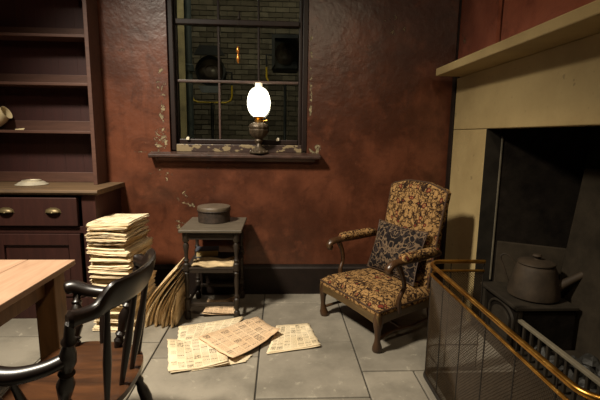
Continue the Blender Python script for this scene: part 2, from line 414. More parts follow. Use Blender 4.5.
def link(name, data, parent=None, loc=(0, 0, 0), rot=(0, 0, 0)):
    o = bpy.data.objects.new(name, data); col.objects.link(o)
    o.location = loc; o.rotation_euler = rot
    if parent: o.parent = parent
    return o

def part(name, g, mat, parent=None, smooth=False, bevel=0.0, seg=2, loc=(0, 0, 0), rot=(0, 0, 0), uvfn=None, subd=0):
    o = link(name, mesh(name, g, mat, smooth, uvfn), parent, loc, rot)
    if bevel:
        b = o.modifiers.new('bevel', 'BEVEL'); b.width = bevel; b.segments = seg; b.limit_method = 'ANGLE'; b.angle_limit = radians(35)
    if subd:
        b = o.modifiers.new('subsurf', 'SUBSURF'); b.levels = subd; b.render_levels = subd
    return o

def tag(o, label=None, cat=None, group=None, kind=None):
    if label: o['label'] = label
    if cat: o['category'] = cat
    if group: o['group'] = group
    if kind: o['kind'] = kind
    return o

def thing(name, label, cat, loc=(0, 0, 0), rz=0.0, group=None, rot=None):
    o = link(name, None, None, loc, rot or (0, 0, rz)); o.empty_display_size = 0.1
    return tag(o, label, cat, group)

def box(*a): return G().box(*a)
def smoothstep(x): x = max(0, min(1, x)); return x*x*(3-2*x)
def bez(ctrl, n):
    """Catmull-Rom through the control points"""
    P = [Vector(c) for c in ctrl]; out = []
    P = [P[0]*2-P[1]]+P+[P[-1]*2-P[-2]]
    for i in range(1, len(P)-2):
        for k in range(n):
            t = k/n; a, b, c, d = P[i-1], P[i], P[i+1], P[i+2]
            out.append(0.5*((2*b)+(-a+c)*t+(2*a-5*b+4*c-d)*t*t+(-a+3*b-3*c+d)*t**3))
    out.append(P[-2]); return out

D = 3.52       # back wall
XR = 1.475     # right wall

# ================================================================== SETTING
WX0, WX1, WZ0, WZ1 = -0.925, 0.225, 1.235, 2.98     # window opening
g = G()
g.box(-3.6, WX0, D, D+0.24, 0, 3.25); g.box(WX1, XR+0.03, D, D+0.24, 0, 3.25)
g.box(WX0, WX1, D, D+0.24, 0, WZ0); g.box(WX0, WX1, D, D+0.24, WZ1, 3.25)
wb = part('wall_back', g, 'wall'); tag(wb, kind='structure', label='dark red peeling painted wall with the window', cat='wall')

# right wall above the mantel, split by the pipe chase
wr = part('wall_right', G().box(XR, 2.3, 2.895, D+0.24, 1.93, 3.25).box(XR, 2.3, 0.2, 2.825, 1.93, 3.25).box(XR+0.07, 2.3, 2.825, 2.895, 1.93, 3.25), 'wall_r')
tag(wr, kind='structure', label='faded red wall above the stone mantel', cat='wall')
wr2 = part('chase_pipe', G().lathe([(0.012, 1.96), (0.012, 3.25)], 12, (XR+0.03, 2.853, 0)), 'soot_and_shade', wr, True)
part('chase_lining', G().box(XR+0.06, XR+0.07, 2.826, 2.894, 1.95, 3.25), 'soot_and_shade', wr)
tr = part('trim_1', box(XR-0.012, XR+0.02, D-0.02, D, 1.955, 3.25), 'skirt'); tag(tr, kind='structure', label='thin dark corner strip between the two red walls', cat='trim')

# skirting
bb = part('baseboard_back', G().prism([(D, 0), (D, 0.27), (D-0.012, 0.27), (D-0.016, 0.25), (D-0.024, 0.235), (D-0.026, 0)], -1.32, 1.44, 'x'), 'skirt')
tag(bb, kind='structure', label='tall dark skirting board along the red wall', cat='skirting')

# flagstone floor
fl = part('floor', box(-3.6, 1.46, -0.5, D+0.02, -0.08, -0.012), 'mortar'); tag(fl, kind='structure', label='grey stone flag floor', cat='floor')
cols = [(-3.6, -2.95, [-.5, .4, 1.3, 2.1, 2.9, 3.52]), (-2.95, -2.2, [-.5, .2, 1.0, 1.75, 2.4, 3.04, 3.52]), (-2.2, -1.5, [-.5, .5, 1.2, 1.95, 2.75, 3.52]),
        (-1.5, -.81, [-.5, .3, 1.1, 1.9, 2.65, 3.52]), (-.81, -.13, [-.5, .1, .95, 1.7, 2.45, 3.1, 3.52]),
        (-.13, .5, [-.5, .4, 1.25, 2.02, 2.63, 3.3, 3.52]), (.5, .815, [-.5, .55, 1.5, 2.27]), (.815, 1.46, [-.5, .3, 1.2, 2.27]), (.5, 1.46, [2.27, 2.95, 3.52])]
for x0, x1, ys in cols:
    for y0, y1 in zip(ys, ys[1:]):
        dz = random.uniform(-0.002, 0.002); gp = 0.004
        part('flagstone', box(x0+gp, x1-gp, y0+gp, y1-gp, -0.06, dz), 'flag', fl, bevel=0.006)

# ---- window
win = link('window_1', None, None, (0, 0, 0)); tag(win, 'dark sash window with small panes looking onto a brick yard', 'window', kind='structure')
yf = D+0.07
part('casing', G().box(WX0, WX0+0.045, yf-0.045, D+0.2, WZ0+0.03, WZ1), 'frame', win, bevel=0.006)
part('casing', G().box(WX1-0.045, WX1, yf-0.045, D+0.2, WZ0+0.03, WZ1), 'frame', win, bevel=0.006)
part('casing', G().box(WX0+0.045, WX1-0.045, yf-0.045, D+0.2, WZ1-0.05, WZ1), 'frame', win, bevel=0.006)
gx0, gx1 = -0.866, 0.150
gz0 = 1.362
part('stile', box(WX0+0.045, gx0, yf, yf+0.045, WZ0+0.03, WZ1-0.05), 'frame', win, bevel=0.008)
part('stile', box(gx1, WX1-0.045, yf, yf+0.045, WZ0+0.03, WZ1-0.05), 'frame', win, bevel=0.008)
part('bottom_rail', box(gx0, gx1, yf, yf+0.045, 1.318, gz0), 'frame', win, bevel=0.008)
part('sub_sill', box(WX0+0.045, WX1-0.045, yf-0.045, yf, WZ0+0.02, 1.318), 'peel', win, bevel=0.004)
bars_z = [1.842, 2.312, 2.78]
for i, z in enumerate(bars_z):
    th = 0.011 if i == 0 else 0.021
    part('glazing_bar' if i == 0 else 'meeting_rail', box(gx0, gx1, yf-(0.02 if i == 1 else 0), yf+0.04, z-th, z+th), 'frame' if i else 'bead', win, bevel=0.005)
bx = [gx0, -0.52, -0.188, gx1]
zs = [gz0]+bars_z+[WZ1-0.05]
for j in range(4):
    for i in range(3):
        za = zs[j]+(0 if j == 0 else (0.011 if j == 1 else 0.021)); zb = zs[j+1]-(0.011 if j == 0 else 0.021 if j < 3 else 0)
        if i: part('glazing_bar', box(bx[i]-0.0085, bx[i]+0.0085, yf+0.004, yf+0.036, za, zb), 'bead' if j == 0 else 'frame', win, bevel=0.004)
        part('pane', box(bx[i]+(0.0085 if i else 0), bx[i+1]-(0.0085 if i < 2 else 0), yf+0.018, yf+0.021, za, zb), 'glass', win)
for x in (-0.79, -0.025):
    part('sash_lift', G().prism([(x-0.012, 1.352), (x+0.012, 1.352), (x+0.014, 1.372), (x+0.004, 1.38), (x-0.006, 1.376), (x-0.013, 1.366)], yf-0.022, yf+0.002, 'y'), 'white', win, bevel=0.003)
part('lock_horn', G().lathe([(0.012, 0), (0.008, 0.012), (0.005, 0.05), (0.008, 0.06), (0.002, 0.065)], 10, (-0.345, yf-0.01, 2.338)), 'frame', win, True)
part('window_sill', G().prism([(D-0.085, 1.205), (D-0.095, 1.213), (D-0.095, 1.232), (D-0.085, 1.24), (D+0.03, 1.256), (D+0.03, 1.205)], -1.085, 0.335, 'x'), 'sill', win, bevel=0.004)
part('apron', G().prism([(D-0.03, 1.18), (D-0.045, 1.205), (D, 1.205), (D, 1.18)], -1.04, 0.29, 'x'), 'wall', win)

# pull hanging in the window
pc = thing('blind_pull', 'small amber pull hanging on a thin cord before the panes', 'pull', (-0.355, yf-0.045, 2.06))
part('cord', G().tube([(0, 0, 0.06), (0.001, 0, 0.2), (0, 0.012, 0.30)], 0.0015, 5), 'cord', pc)
part('bead', G().lathe([(0.002, 0.0), (0.012, 0.012), (0.015, 0.03), (0.008, 0.05), (0.004, 0.06)], 10), 'amber', pc, True)
part('bead', G().lathe([(0.002, -0.075), (0.010, -0.06), (0.016, -0.035), (0.006, -0.01), (0.004, 0.0)], 10), 'amber', pc, True)

# ---- yard outside
yw = 7.2
yb = part('wall_yard', box(-4.5, 3.2, yw+0.03, yw+0.3, -0.4, 6.0), 'brick_mortar'); tag(yb, kind='structure', label='grimy brick wall across the yard outside the window', cat='wall')
part('floor_yard', box(-4.5, 3.2, D+0.24, yw+0.3, -0.5, -0.4), 'flag')
tag(bpy.data.objects['floor_yard'], kind='structure', label='dark yard ground outside the window', cat='ground')
bl, bh = 0.228, 0.084
brick_me = mesh('brick', box(-0.108, 0.108, 0, 0.05, -0.036, 0.036), 'brick')
half_me = mesh('brick', box(-0.05, 0.05, 0, 0.05, -0.036, 0.036), 'brick')
rest = G()
row = 0; z = 0.6
while z < 4.9:
    x = -3.4+(0.114 if row % 2 else 0.0)
    while x < 1.9:
        if -1.85 < x < 0.45 and 1.2 < z < 3.55:
            o = link('brick', brick_me, yb, (x, yw+random.uniform(-0.006, 0.004), z))
        else:
            y = yw+random.uniform(-0.006, 0.004); rest.box(x-0.108, x+0.108, y, y+0.05, z-0.036, z+0.036)
        x += bl
    z += bh; row += 1
o = part('far_bricks', rest, 'brick', yb); o['kind'] = 'stuff'

po = part('timber_post', G().prism([(-1.035, 4.125), (-1.02, 4.12), (-0.935, 4.18), (-0.93, 4.195), (-0.965, 4.27), (-1.05, 4.21)], -0.4, 4.2), 'post', bevel=0.006)
tag(po, 'flaking cream timber post outside the left window edge', 'post')
dp = thing('drainpipe', 'blue-grey iron drainpipe beside the cream post outside', 'pipe', (-0.972, 4.55, -0.4))
part('pipe', G().lathe([(0.037, 0), (0.037, 4.6)], 16), 'pipe', dp, True)
for zz in (1.2, 2.45, 3.6): part('collar', G().lathe([(0.037, zz), (0.05, zz+0.01), (0.05, zz+0.07), (0.037, zz+0.08)], 16), 'pipe', dp, True)

def yard_fill_and_film_lamp(label, x, y, z, r, boxy):
    t = thing('studio_lamp', label, 'lamp', (x, y, -0.4), 0, 'film lamps standing in the yard')
    zc = z+0.4
    rot = Matrix.Rotation(radians(90), 3, 'X')      # lathe axis to -Y
    if boxy:
        part('housing', box(-r, r, -0.02, 0.26, zc-r*1.15, zc+r*1.15), 'lampblack', t, bevel=0.02)
        part('door', G().prism([(-r*1.0, zc-r*1.25), (-r*0.78, zc-r*0.9), (-r*0.78, zc+r*0.95), (-r*1.0, zc+r*1.3)], -0.16, -0.03, 'y'), 'lampblack', t)
        part('door', G().prism([(-r, zc+r*1.2), (r, zc+r*1.2), (r*0.85, zc+r*0.95), (-r*0.85, zc+r*0.95)], -0.14, -0.02, 'y'), 'lampblack', t)
    else:
        part('housing', G().lathe([(r*0.6, -0.3), (r*0.95, -0.22), (r, 0.0), (r*1.04, 0.03), (r*0.9, 0.035), (r*0.88, 0.0)], 28, (0, 0, zc), rot), 'lampblack', t, True)
        part('door', G().prism([(-r*1.05, zc+r*1.0), (r*1.05, zc+r*1.0), (r*0.66, zc+r*1.62), (-r*0.66, zc+r*1.62)], -0.1, -0.06, 'y'), 'lampblack', t)
        part('plate', G().prism([(-r*0.8, zc-r*1.05), (r*0.8, zc-r*1.05), (r*0.55, zc-r*1.5), (-r*0.55, zc-r*1.5)], -0.1, -0.07, 'y'), 'greyplate', t)
    part('lens', G().lathe([(r*0.85, 0.0), (r*0.7, 0.025), (r*0.4, 0.045), (r*0.38, 0.035), (r*0.1, 0.05), (0.001, 0.05)], 28, (0, -0.01 if boxy else 0, zc), rot), 'lens', t, True)
    yk = r*1.42; c = 0.07
    part('yoke', G().tube([(-yk, 0.05, zc-r*0.9), (-yk, 0.05, zc-r*2.1+c), (-yk+c*0.3, 0.05, zc-r*2.1+c*0.3), (-yk+c, 0.05, zc-r*2.1), (yk-c, 0.05, zc-r*2.1), (yk-c*0.3, 0.05, zc-r*2.1+c*0.3), (yk, 0.05, zc-r*2.1+c), (yk, 0.05, zc-r*0.9)], 0.011, 8), 'yellow', t, True)
    part('yoke_arm', G().tube([(-yk, 0.05, zc-r*0.9), (-yk, 0.05, zc), (-r*0.9, 0.08, zc)], 0.011, 8), 'lampblack', t, True)
    part('yoke_arm', G().tube([(yk, 0.05, zc-r*0.9), (yk, 0.05, zc), (r*0.9, 0.08, zc)], 0.011, 8), 'lampblack', t, True)
    part('stand_pole', G().lathe([(0.018, 0.02), (0.018, zc-r*2.1)], 12, (0, 0.05, 0)), 'lampblack', t, True)
    for k in range(3):
        a = 2*pi*k/3+0.4
        part('stand_leg', G().tube([(0, 0.05, 0.55), (0.42*cos(a), 0.05+0.42*sin(a), 0.012)], 0.012, 8), 'lampblack', t, True)
yard_fill_and_film_lamp('round black lamp with yellow yoke seen through left panes', -0.81, 4.95, 2.12, 0.165, False)
yard_fill_and_film_lamp('square black lamp with yellow yoke seen through right panes', 0.05, 4.95, 2.33, 0.155, True)

# ================================================================== FIREPLACE
OY0, OY1, OZ = 1.25, 2.872, 1.468       # opening
fp = thing('fireplace', 'cream stone fireplace surround with plain mantel shelf', 'fireplace', (1.45, 2.1, 0))
def fpart(name, g, mat, bevel=0.0, smooth=False, parent=None):
    g.v = [(x-1.45, y-2.1, z) for x, y, z in g.v]
    return part(name, g, mat, parent or fp, smooth, bevel)
fpart('jamb', box(1.45, 1.56, OY1, 3.43, 0, OZ-0.003), 'stone', 0.006)
fpart('jamb', box(1.45, 1.56, 0.7, OY0, 0, OZ-0.003), 'stone', 0.006)
fpart('lintel', box(1.45, 1.56, 0.7, 3.43, OZ, 1.885), 'stone', 0.006)
fpart('mantel_shelf', box(1.235, 1.56, 0.65, 3.34, 1.885, 1.945), 'stone', 0.007)
fpart('edge_strip', box(1.438, 1.475, 3.43, D-0.027, 0.0, 1.945), 'skirt', 0.002)
fpart('iron_reveal', box(1.56, 1.575, OY1-0.004, OY1+0.06, 0.0, OZ), 'soot', 0.0)
fpart('iron_lining', box(1.452, 1.562, OY1-0.008, OY1, 0.0, OZ), 'soot', 0.0)
fpart('worn_edge', G().box(1.562, 1.574, OY1-0.014, OY1-0.002, 0.36, 1.42), 'edge', 0.003)
fpart('firebox', G().prism([(1.575, OY1), (2.02, 2.62), (2.02, 1.5), (1.575, OY0), (1.575, OY0-0.06), (2.1, OY0-0.06), (2.1, OY1+0.08), (1.575, OY1+0.08)], 0.0, 2.2), 'soot_and_shade')
fpart('smoke_shelf', box(1.56, 2.1, OY0-0.06, OY1+0.08, 1.9, 2.2), 'soot_and_shade')
# lighter firestone cheek behind the hob and leaning fireback
fpart('cheek_stone', G().prism([(1.585, OY1-0.03), (1.97, 2.63), (1.985, 2.655), (1.6, OY1-0.005)], 0.0, 0.66), 'cheek', 0.006)
fpart('fire_back', G().add([(1.90, 2.66, 0.0), (1.90, 1.45, 0.0), (1.93, 1.45, 1.22), (1.93, 2.52, 1.22), (1.98, 2.62, 0.0), (1.98, 1.45, 0.0), (2.0, 1.45, 1.22), (2.0, 2.52, 1.22)],
      [(0, 1, 2, 3), (7, 6, 5, 4), (0, 4, 5, 1), (1, 5, 6, 2), (2, 6, 7, 3), (3, 7, 4, 0)]), 'cheek', 0.008)
hs = part('hearth_stone', G().prism([(0.905, 0.95), (2.02, 0.95), (2.02, 2.86), (1.45, 2.86), (1.45, 2.23), (0.905, 2.23)], -0.05, 0.006), 'cheek', bevel=0.003)
hs.location = (0, 0, 0); hs.name = 'hearth_stone'; tag(hs, 'dark hearth slab in front of the grate', 'hearth')

# range: hob and grate
rg = thing('hob_grate', 'sooty cast-iron hob grate inside the fireplace', 'grate', (1.6, 2.3, 0.006))
def rpart(name, g, mat='iron', bevel=0.0, smooth=False, parent=None):
    g.v = [(x-1.6, y-2.3, z-0.006) for x, y, z in g.v]
    return part(name, g, mat, parent or rg, smooth, bevel)
HY0, HY1 = 2.36, 2.815
rpart('hob_body', box(1.52, 1.87, HY0, HY1, 0.006, 0.335), 'soot_and_shade', 0.004)  # soot black here also stands in for the shadow beneath the kettle
rpart('hob_plate', box(1.475, 1.88, HY0-0.012, HY1+0.01, 0.335, 0.36), 'iron', 0.006)
arch = [(2.44, 0.06), (2.74, 0.06), (2.74, 0.22)]+[(2.59+0.15*cos(a), 0.22+0.08*sin(a)) for a in [pi*k/10 for k in range(1, 10)]]+[(2.44, 0.22)]
rpart('arched_panel', G().tube([(1.517, a, b) for a, b in arch], 0.011, 8, True), 'iron', 0, True)
inner = [(2.59+(a-2.59)*0.72, 0.06+(b-0.06)*0.78+0.02) for a, b in arch]
rpart('arched_panel', G().prism(inner, 1.508, 1.525, 'x'), 'iron', 0.003)
for y in (HY0+0.012, HY1-0.012): rpart('hob_pilaster', box(1.498, 1.522, y-0.016, y+0.016, 0.006, 0.335), 'iron', 0.003)
rpart('grate_rail', box(1.485, 1.515, 1.36, HY0-0.014, 0.268, 0.288), 'edge', 0.004)
rpart('grate_rail', box(1.488, 1.512, 1.36, HY0-0.014, 0.055, 0.075), 'iron', 0.004)
y = HY0-0.07
while y > 1.38:
    rpart('grate_bar', box(1.491, 1.509, y-0.009, y+0.009, 0.075, 0.268), 'iron', 0.003); y -= 0.075
rpart('grate_leg', box(1.485, 1.515, 1.36, 1.39, 0.006, 0.055), 'iron', 0.003)
rpart('grate_bed', box(1.512, 1.9, 1.36, HY0-0.005, 0.05, 0.07), 'iron', 0.002)
# coals
cm = []
for k in range(4):
    g = G(); rr = random.Random(k)
    g.lathe([(0.012, -0.04), (0.04, -0.028), (0.052, 0.0), (0.04, 0.03), (0.015, 0.042)], 7)
    g.v = [(a*rr.uniform(.75, 1.25), b*rr.uniform(.75, 1.25), c*rr.uniform(.8, 1.2)) for a, b, c in g.v]
    cm.append(mesh('coal', g, 'coal'))
for i in range(22):
    o = link('coal_lump', cm[i % 4], None, (1.585+0.105*(i % 3)+random.uniform(-.01, .01), 1.45+0.112*(i//3)+random.uniform(-.01, .01), 0.118+random.uniform(0, 0.012)), (0, 0, random.uniform(0, 6)))
    o.scale = (1.0, 1.0, 0.9)
    tag(o, 'dark coal lump lying in the grate', 'coal', 'coals in the grate')

# kettle
kt = thing('kettle', 'large sooty iron kettle standing on the hob', 'kettle', (1.70, 2.545, 0.361))
part('body', G().lathe([(0.10, 0.0), (0.145, 0.002), (0.158, 0.012), (0.158, 0.03), (0.150, 0.07), (0.136, 0.14), (0.122, 0.195), (0.113, 0.215), (0.1, 0.222), (0.09, 0.224)], 36), 'kettle', kt, True)
lid = part('lid', G().lathe([(0.108, 0.224), (0.114, 0.228), (0.112, 0.236), (0.09, 0.246), (0.04, 0.254), (0.001, 0.256)], 32), 'kettle', kt, True)
part('knob', G().lathe([(0.02, 0.255), (0.012, 0.262), (0.026, 0.27), (0.03, 0.278), (0.022, 0.288), (0.001, 0.29)], 16), 'kettle', lid, True)
sp = Vector((0.86, -0.5, 0)).normalized()
part('spout', G().tube([sp*0.12+Vector((0, 0, 0.07)), sp*0.155+Vector((0, 0, 0.105)), sp*0.21+Vector((0, 0, 0.15)), sp*0.265+Vector((0, 0, 0.195))], [0.034, 0.03, 0.024, 0.021], 14), 'kettle', kt, True)
hd = -sp
part('handle', G().tube(bez([hd*0.118+Vector((0, 0, 0.2)), hd*0.16+Vector((0, 0, 0.25)), hd*0.195+Vector((0, 0, 0.262)), hd*0.215+Vector((0, 0, 0.235)), hd*0.19+Vector((0, 0, 0.17)), hd*0.165+Vector((0, 0, 0.10)), hd*0.15+Vector((0, 0, 0.06))], 5), 0.006, 8), 'kettle', kt, True)

# ---- fire guard (fender)
fd = thing('fire_guard', 'curved wire-mesh fire guard with double brass rails', 'fire guard', (1.0, 1.65, 0))
FX, FY0, FY1, RC, FE = 0.858, 0.98, 2.262, 0.09, 1.20
def fence_path(z, off=0.0, n=8, ext=FE):
    pts = [(ext, FY1-off, z), (1.05, FY1-off, z)]
    for k in range(n+1):
        a = pi/2+pi/2*k/n; pts.append((FX+RC+(RC-off)*cos(a), FY1-RC+(RC-off)*sin(a), z))
    m = 14
    for k in range(1, m): pts.append((FX+off, FY1-RC+(FY0+RC-FY1+RC)*k/m, z))
    for k in range(n+1):
        a = pi+pi/2*k/n; pts.append((FX+RC+(RC-off)*cos(a), FY0+RC+(RC-off)*sin(a), z))
    pts += [(1.05, FY0+off, z), (ext, FY0+off, z)]
    return [(x-1.0, y-1.65, zz) for x, y, zz in pts]
part('brass_rail', G().tube(fence_path(0.688), 0.0115, 12), 'brass', fd, True)
part('brass_rail', G().tube(fence_path(0.632), 0.0075, 10), 'brass', fd, True)
part('base_band', G().tube(fence_path(0.012), 0.011, 8), 'fender_dark', fd, True)
part('base_band', G().tube(fence_path(0.17, 0.004), 0.004, 6), 'fender_dark', fd, True)
pth = [Vector((a, b, 0)) for a, b, _ in fence_path(0)]
cum = [0]
for a, b in zip(pth, pth[1:]): cum.append(cum[-1]+(b-a).length)
L = cum[-1]
def at(u):
    u = max(0, min(L, u))
    for i in range(len(cum)-1):
        if u <= cum[i+1]: return pth[i].lerp(pth[i+1], (u-cum[i])/(cum[i+1]-cum[i]))
    return pth[-1]
us = [0.004, 0.2, 0.36, 0.55, 0.78, 1.0, 1.22, 1.44, L-0.32, L-0.16, L-0.004]
for u in us:
    p = at(u); part('upright', G().lathe([(0.0035, 0.01), (0.0035, 0.685)], 6, (p.x, p.y, 0)), 'fender_dark', fd, True)
wg = G(); stp = 0.0155; H0, H1 = 0.02, 0.632; wr_ = 0.0013
def wire(u0, z0, u1, z1):
    n = max(2, int(abs(u1-u0)/0.045)+1)
    P = [at(u0+(u1-u0)*k/n)+Vector((0, 0, z0+(z1-z0)*k/n)) for k in range(n+1)]
    wg.tube(P, wr_, 3)
k = -(H1-H0)
c = -(H1-H0)
while c < L:
    a0 = max(0, c); a1 = min(L, c+(H1-H0))
    if a1-a0 > 0.005:
        wire(a0, H0+(a0-c), a1, H0+(a1-c)); wire(a0, H1-(a0-c), a1, H1-(a1-c))
    c += stp
o = part('wire_mesh', wg, 'wire', fd); o['kind'] = 'stuff'

# ================================================================== DRESSER
dr = thing('dresser', 'dark maroon kitchen dresser with open shelves and drawers', 'dresser', (-2.1, 3.25, 0))
def dpart(name, g, mat='dresser', bevel=0.003, smooth=False, parent=None):
    g.v = [(x+2.1, y-3.25, z) for x, y, z in g.v]
    return part(name, g, mat, parent or dr, smooth, bevel)
DX0, DX1, DYF, DYB = -2.94, -1.352, 3.03, D-0.004
dpart('side_panel', box(DX1-0.025, DX1, DYF+0.02, DYB, 0.0, 0.955))
dpart('side_panel', box(DX0, DX0+0.025, DYF+0.02, DYB, 0.0, 0.955))
dpart('carcass_back', box(DX0+0.025, DX1-0.025, DYB-0.02, DYB, 0.0, 0.955), 'dresser_in')
dpart('stile', box(DX1-0.10, DX1, DYF, DYF+0.02, 0.0, 0.955))
dpart('stile', box(DX0, DX0+0.10, DYF, DYF+0.02, 0.0, 0.955))
dpart('stile', box(-2.185, -2.115, DYF, DYF+0.02, 0.17, 0.955))
dpart('top_rail', box(DX0+0.1, DX1-0.1, DYF+0.012, DYF+0.024, 0.94, 0.955))
dpart('middle_rail', box(DX0+0.1, DX1-0.1, DYF+0.004, DYF+0.02, 0.665, 0.715))
dpart('plinth', box(DX0+0.1, DX1-0.1, DYF+0.001, DYF+0.02, 0.0, 0.165))
dpart('counter', G().prism([(DYF-0.035, 0.962), (DYF-0.042, 0.972), (DYF-0.038, 0.988), (DYF-0.03, 0.992), (DYB, 0.992), (DYB, 0.955), (DYF-0.02, 0.955)], DX0-0.03, DX1+0.035, 'x'), 'counter', 0.002)
def cup(parent, x, y, z):
    g = G(); n = 12
    for j in range(6):
        t = j/5*pi/2
        for i in range(n+1):
            a = pi*i/n
            g.v.append((x+0.052*cos(a)*sin(t+0.001) if j else x, y-0.028*cos(t), z+0.030*sin(a)*sin(t) if j else z))
    for j in range(5):
        for i in range(n): g.f.append((j*(n+1)+i, j*(n+1)+i+1, (j+1)*(n+1)+i+1, (j+1)*(n+1)+i))
    o = dpart('cup_pull', g, 'pull', 0, True, parent)
    s = o.modifiers.new('solid', 'SOLIDIFY'); s.thickness = 0.003
    # flange
    g2 = G().prism([(x-0.058, z-0.004), (x+0.058, z-0.004), (x+0.05, z+0.022), (x+0.02, z+0.036), (x-0.02, z+0.036), (x-0.05, z+0.022)], y-0.003, y, 'y')
    dpart('pull_plate', g2, 'pull', 0.001, False, parent)
for x0, x1 in ((-2.115, -1.478), (-2.82, -2.185)):
    d = dpart('drawer', box(x0, x1, DYF-0.022, DYF+0.02, 0.722, 0.934), 'dresser', 0.007)
    for hx in (-1.645, -1.975) if x0 > -2.15 else (-2.35, -2.66): cup(d, hx, DYF-0.0225, 0.825)
    dd = dpart('door', box(x0, x1, DYF+0.013, DYF+0.019, 0.175, 0.66), 'dresser', 0.001)
    dpart('door_stile', box(x0, x0+0.085, DYF-0.006, DYF+0.013, 0.175, 0.66), 'dresser', 0.003, False, dd)
    dpart('door_stile', box(x1-0.085, x1, DYF-0.006, DYF+0.013, 0.175, 0.66), 'dresser', 0.003, False, dd)
    dpart('door_rail', box(x0+0.085, x1-0.085, DYF-0.006, DYF+0.013, 0.575, 0.66), 'dresser', 0.003, False, dd)
    dpart('door_rail', box(x0+0.085, x1-0.085, DYF-0.006, DYF+0.013, 0.175, 0.27), 'dresser', 0.003, False, dd)
    dpart('door_panel', box(x0+0.085, x1-0.085, DYF+0.009, DYF+0.013, 0.27, 0.575), 'dresser', 0, False, dd)
    fr = G().tube([(x0+0.09, DYF+0.004, 0.275), (x1-0.09, DYF+0.004, 0.275), (x1-0.09, DYF+0.004, 0.57), (x0+0.09, DYF+0.004, 0.57)], 0.006, 6, True)
    dpart('panel_moulding', fr, 'dresser', 0, True, dd)
# hutch
HYF = 3.32
dpart('hutch_side', G().box(-1.485, -1.455, HYF, DYB, 0.992, 2.75), 'dresser_lt', 0.003)
dpart('hutch_side', G().box(-2.84, -2.81, HYF, DYB, 0.992, 2.75), 'dresser_lt', 0.003)
for k in range(9):
    xa = -2.81+k*(1.325/9); dpart('back_board', box(xa+0.0003, xa+1.325/9-0.0003, DYB-0.018, DYB-0.002, 0.992, 2.75), 'dresser_in', 0.0008)
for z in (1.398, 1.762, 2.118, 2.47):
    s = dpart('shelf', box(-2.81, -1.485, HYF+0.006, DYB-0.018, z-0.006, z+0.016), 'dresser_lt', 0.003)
    dpart('lit_back_strip', box(-2.81, -1.485, DYB-0.03, DYB-0.018, z+0.016, z+0.095), 'dresser_lt', 0.003, False, s)  # lighter board added in place of the lit band on the back boards
dpart('lit_back_strip', box(-2.81, -1.485, DYB-0.03, DYB-0.018, 0.993, 1.075), 'dresser_lt', 0.003)  # same stand-in for the lit band, just above the counter
dpart('cornice', box(-2.9, -1.4, HYF-0.05, DYB, 2.75, 2.83), 'dresser', 0.01)

dish = thing('metal_dish', 'small tarnished metal dish upturned on the dresser counter', 'dish', (-1.945, 3.29, 0.993))
part('bowl', G().lathe([(0.112, 0.0), (0.115, 0.004), (0.10, 0.012), (0.088, 0.022), (0.072, 0.028), (0.03, 0.031), (0.001, 0.031)], 36), 'silver', dish, True)
part('foot_ring', G().lathe([(0.066, 0.028), (0.067, 0.036), (0.06, 0.037), (0.058, 0.029)], 30), 'silver', dish, True)
jg = thing('broken_jug', 'broken cream china jug lying on the third dresser shelf', 'jug', (-2.25, 3.405, 1.4155), 0.0)
ml = Matrix.Rotation(radians(62), 3, 'Y')
g = G(); prof = [(0.035, -0.10), (0.05, -0.09), (0.066, -0.05), (0.07, 0.0), (0.062, 0.05), (0.05, 0.085), (0.054, 0.105), (0.049, 0.103), (0.045, 0.085), (0.056, 0.05), (0.063, 0.0), (0.058, -0.05), (0.001, -0.08)]
g.lathe(prof, 24, (0, 0, 0), ml)
mn = min(v[2] for v in g.v); g.v = [(a, b, c-mn) for a, b, c in g.v]
part('body', g, 'china', jg, True)
part('handle', G().tube(bez([(-0.03, -0.06, 0.10), (-0.05, -0.09, 0.115), (-0.01, -0.1, 0.13), (0.03, -0.07, 0.12)], 5), 0.006, 8), 'china', jg, True)
sh = part('china_shard', G().add([(-0.03, -0.02, 0), (0.035, -0.012, 0), (0.02, 0.02, 0), (-0.02, 0.015, 0), (-0.028, -0.02, 0.006), (0.045, -0.012, 0.016), (0.022, 0.02, 0.012), (-0.02, 0.015, 0.006)],
          [(3, 2, 1, 0), (4, 5, 6, 7), (0, 1, 5, 4), (1, 2, 6, 5), (2, 3, 7, 6), (3, 0, 4, 7)]), 'china', None, False, 0.002, 1, (-2.04, 3.36, 1.4145))
tag(sh, 'small pale china shard on the dresser shelf edge', 'shard')

# ================================================================== DINING TABLE
tb = thing('dining_table', 'scrubbed pale pine table with thick square legs', 'table', (-1.66, 1.5, 0))
TX0, TX1, TY0, TY1 = -0.6, 0.602, -0.62, 0.605
n = 5
for k in range(n):
    a = TX0+(TX1-TX0)*k/n; part('plank', box(a+0.0012, a+(TX1-TX0)/n-0.0012, TY0, TY1, 0.722, 0.75), 'table', tb, bevel=0.003)
for sx in (-1, 1):
    for sy in (-1, 1):
        cx, cy = sx*0.515, sy*0.51+ (0 if sy > 0 else -0.005)
        part('leg', box(cx-0.05, cx+0.05, cy-0.05, cy+0.05, 0.0, 0.722), 'table_leg', tb, bevel=0.006)
part('apron', box(-0.465, 0.465, 0.485, 0.51, 0.61, 0.722), 'table_leg', tb, bevel=0.003)
part('apron', box(-0.465, 0.465, -0.52, -0.495, 0.61, 0.722), 'table_leg', tb, bevel=0.003)
part('apron', box(0.495, 0.52, -0.465, 0.46, 0.61, 0.722), 'table_leg', tb, bevel=0.003)
part('apron', box(-0.52, -0.495, -0.465, 0.46, 0.61, 0.722), 'table_leg', tb, bevel=0.003)

# ================================================================== WINDSOR CHAIR (faces the table, -X)
wc = thing('windsor_armchair', 'dark polished wooden armchair with turned posts by the table', 'chair', (-0.80, 1.548, 0))
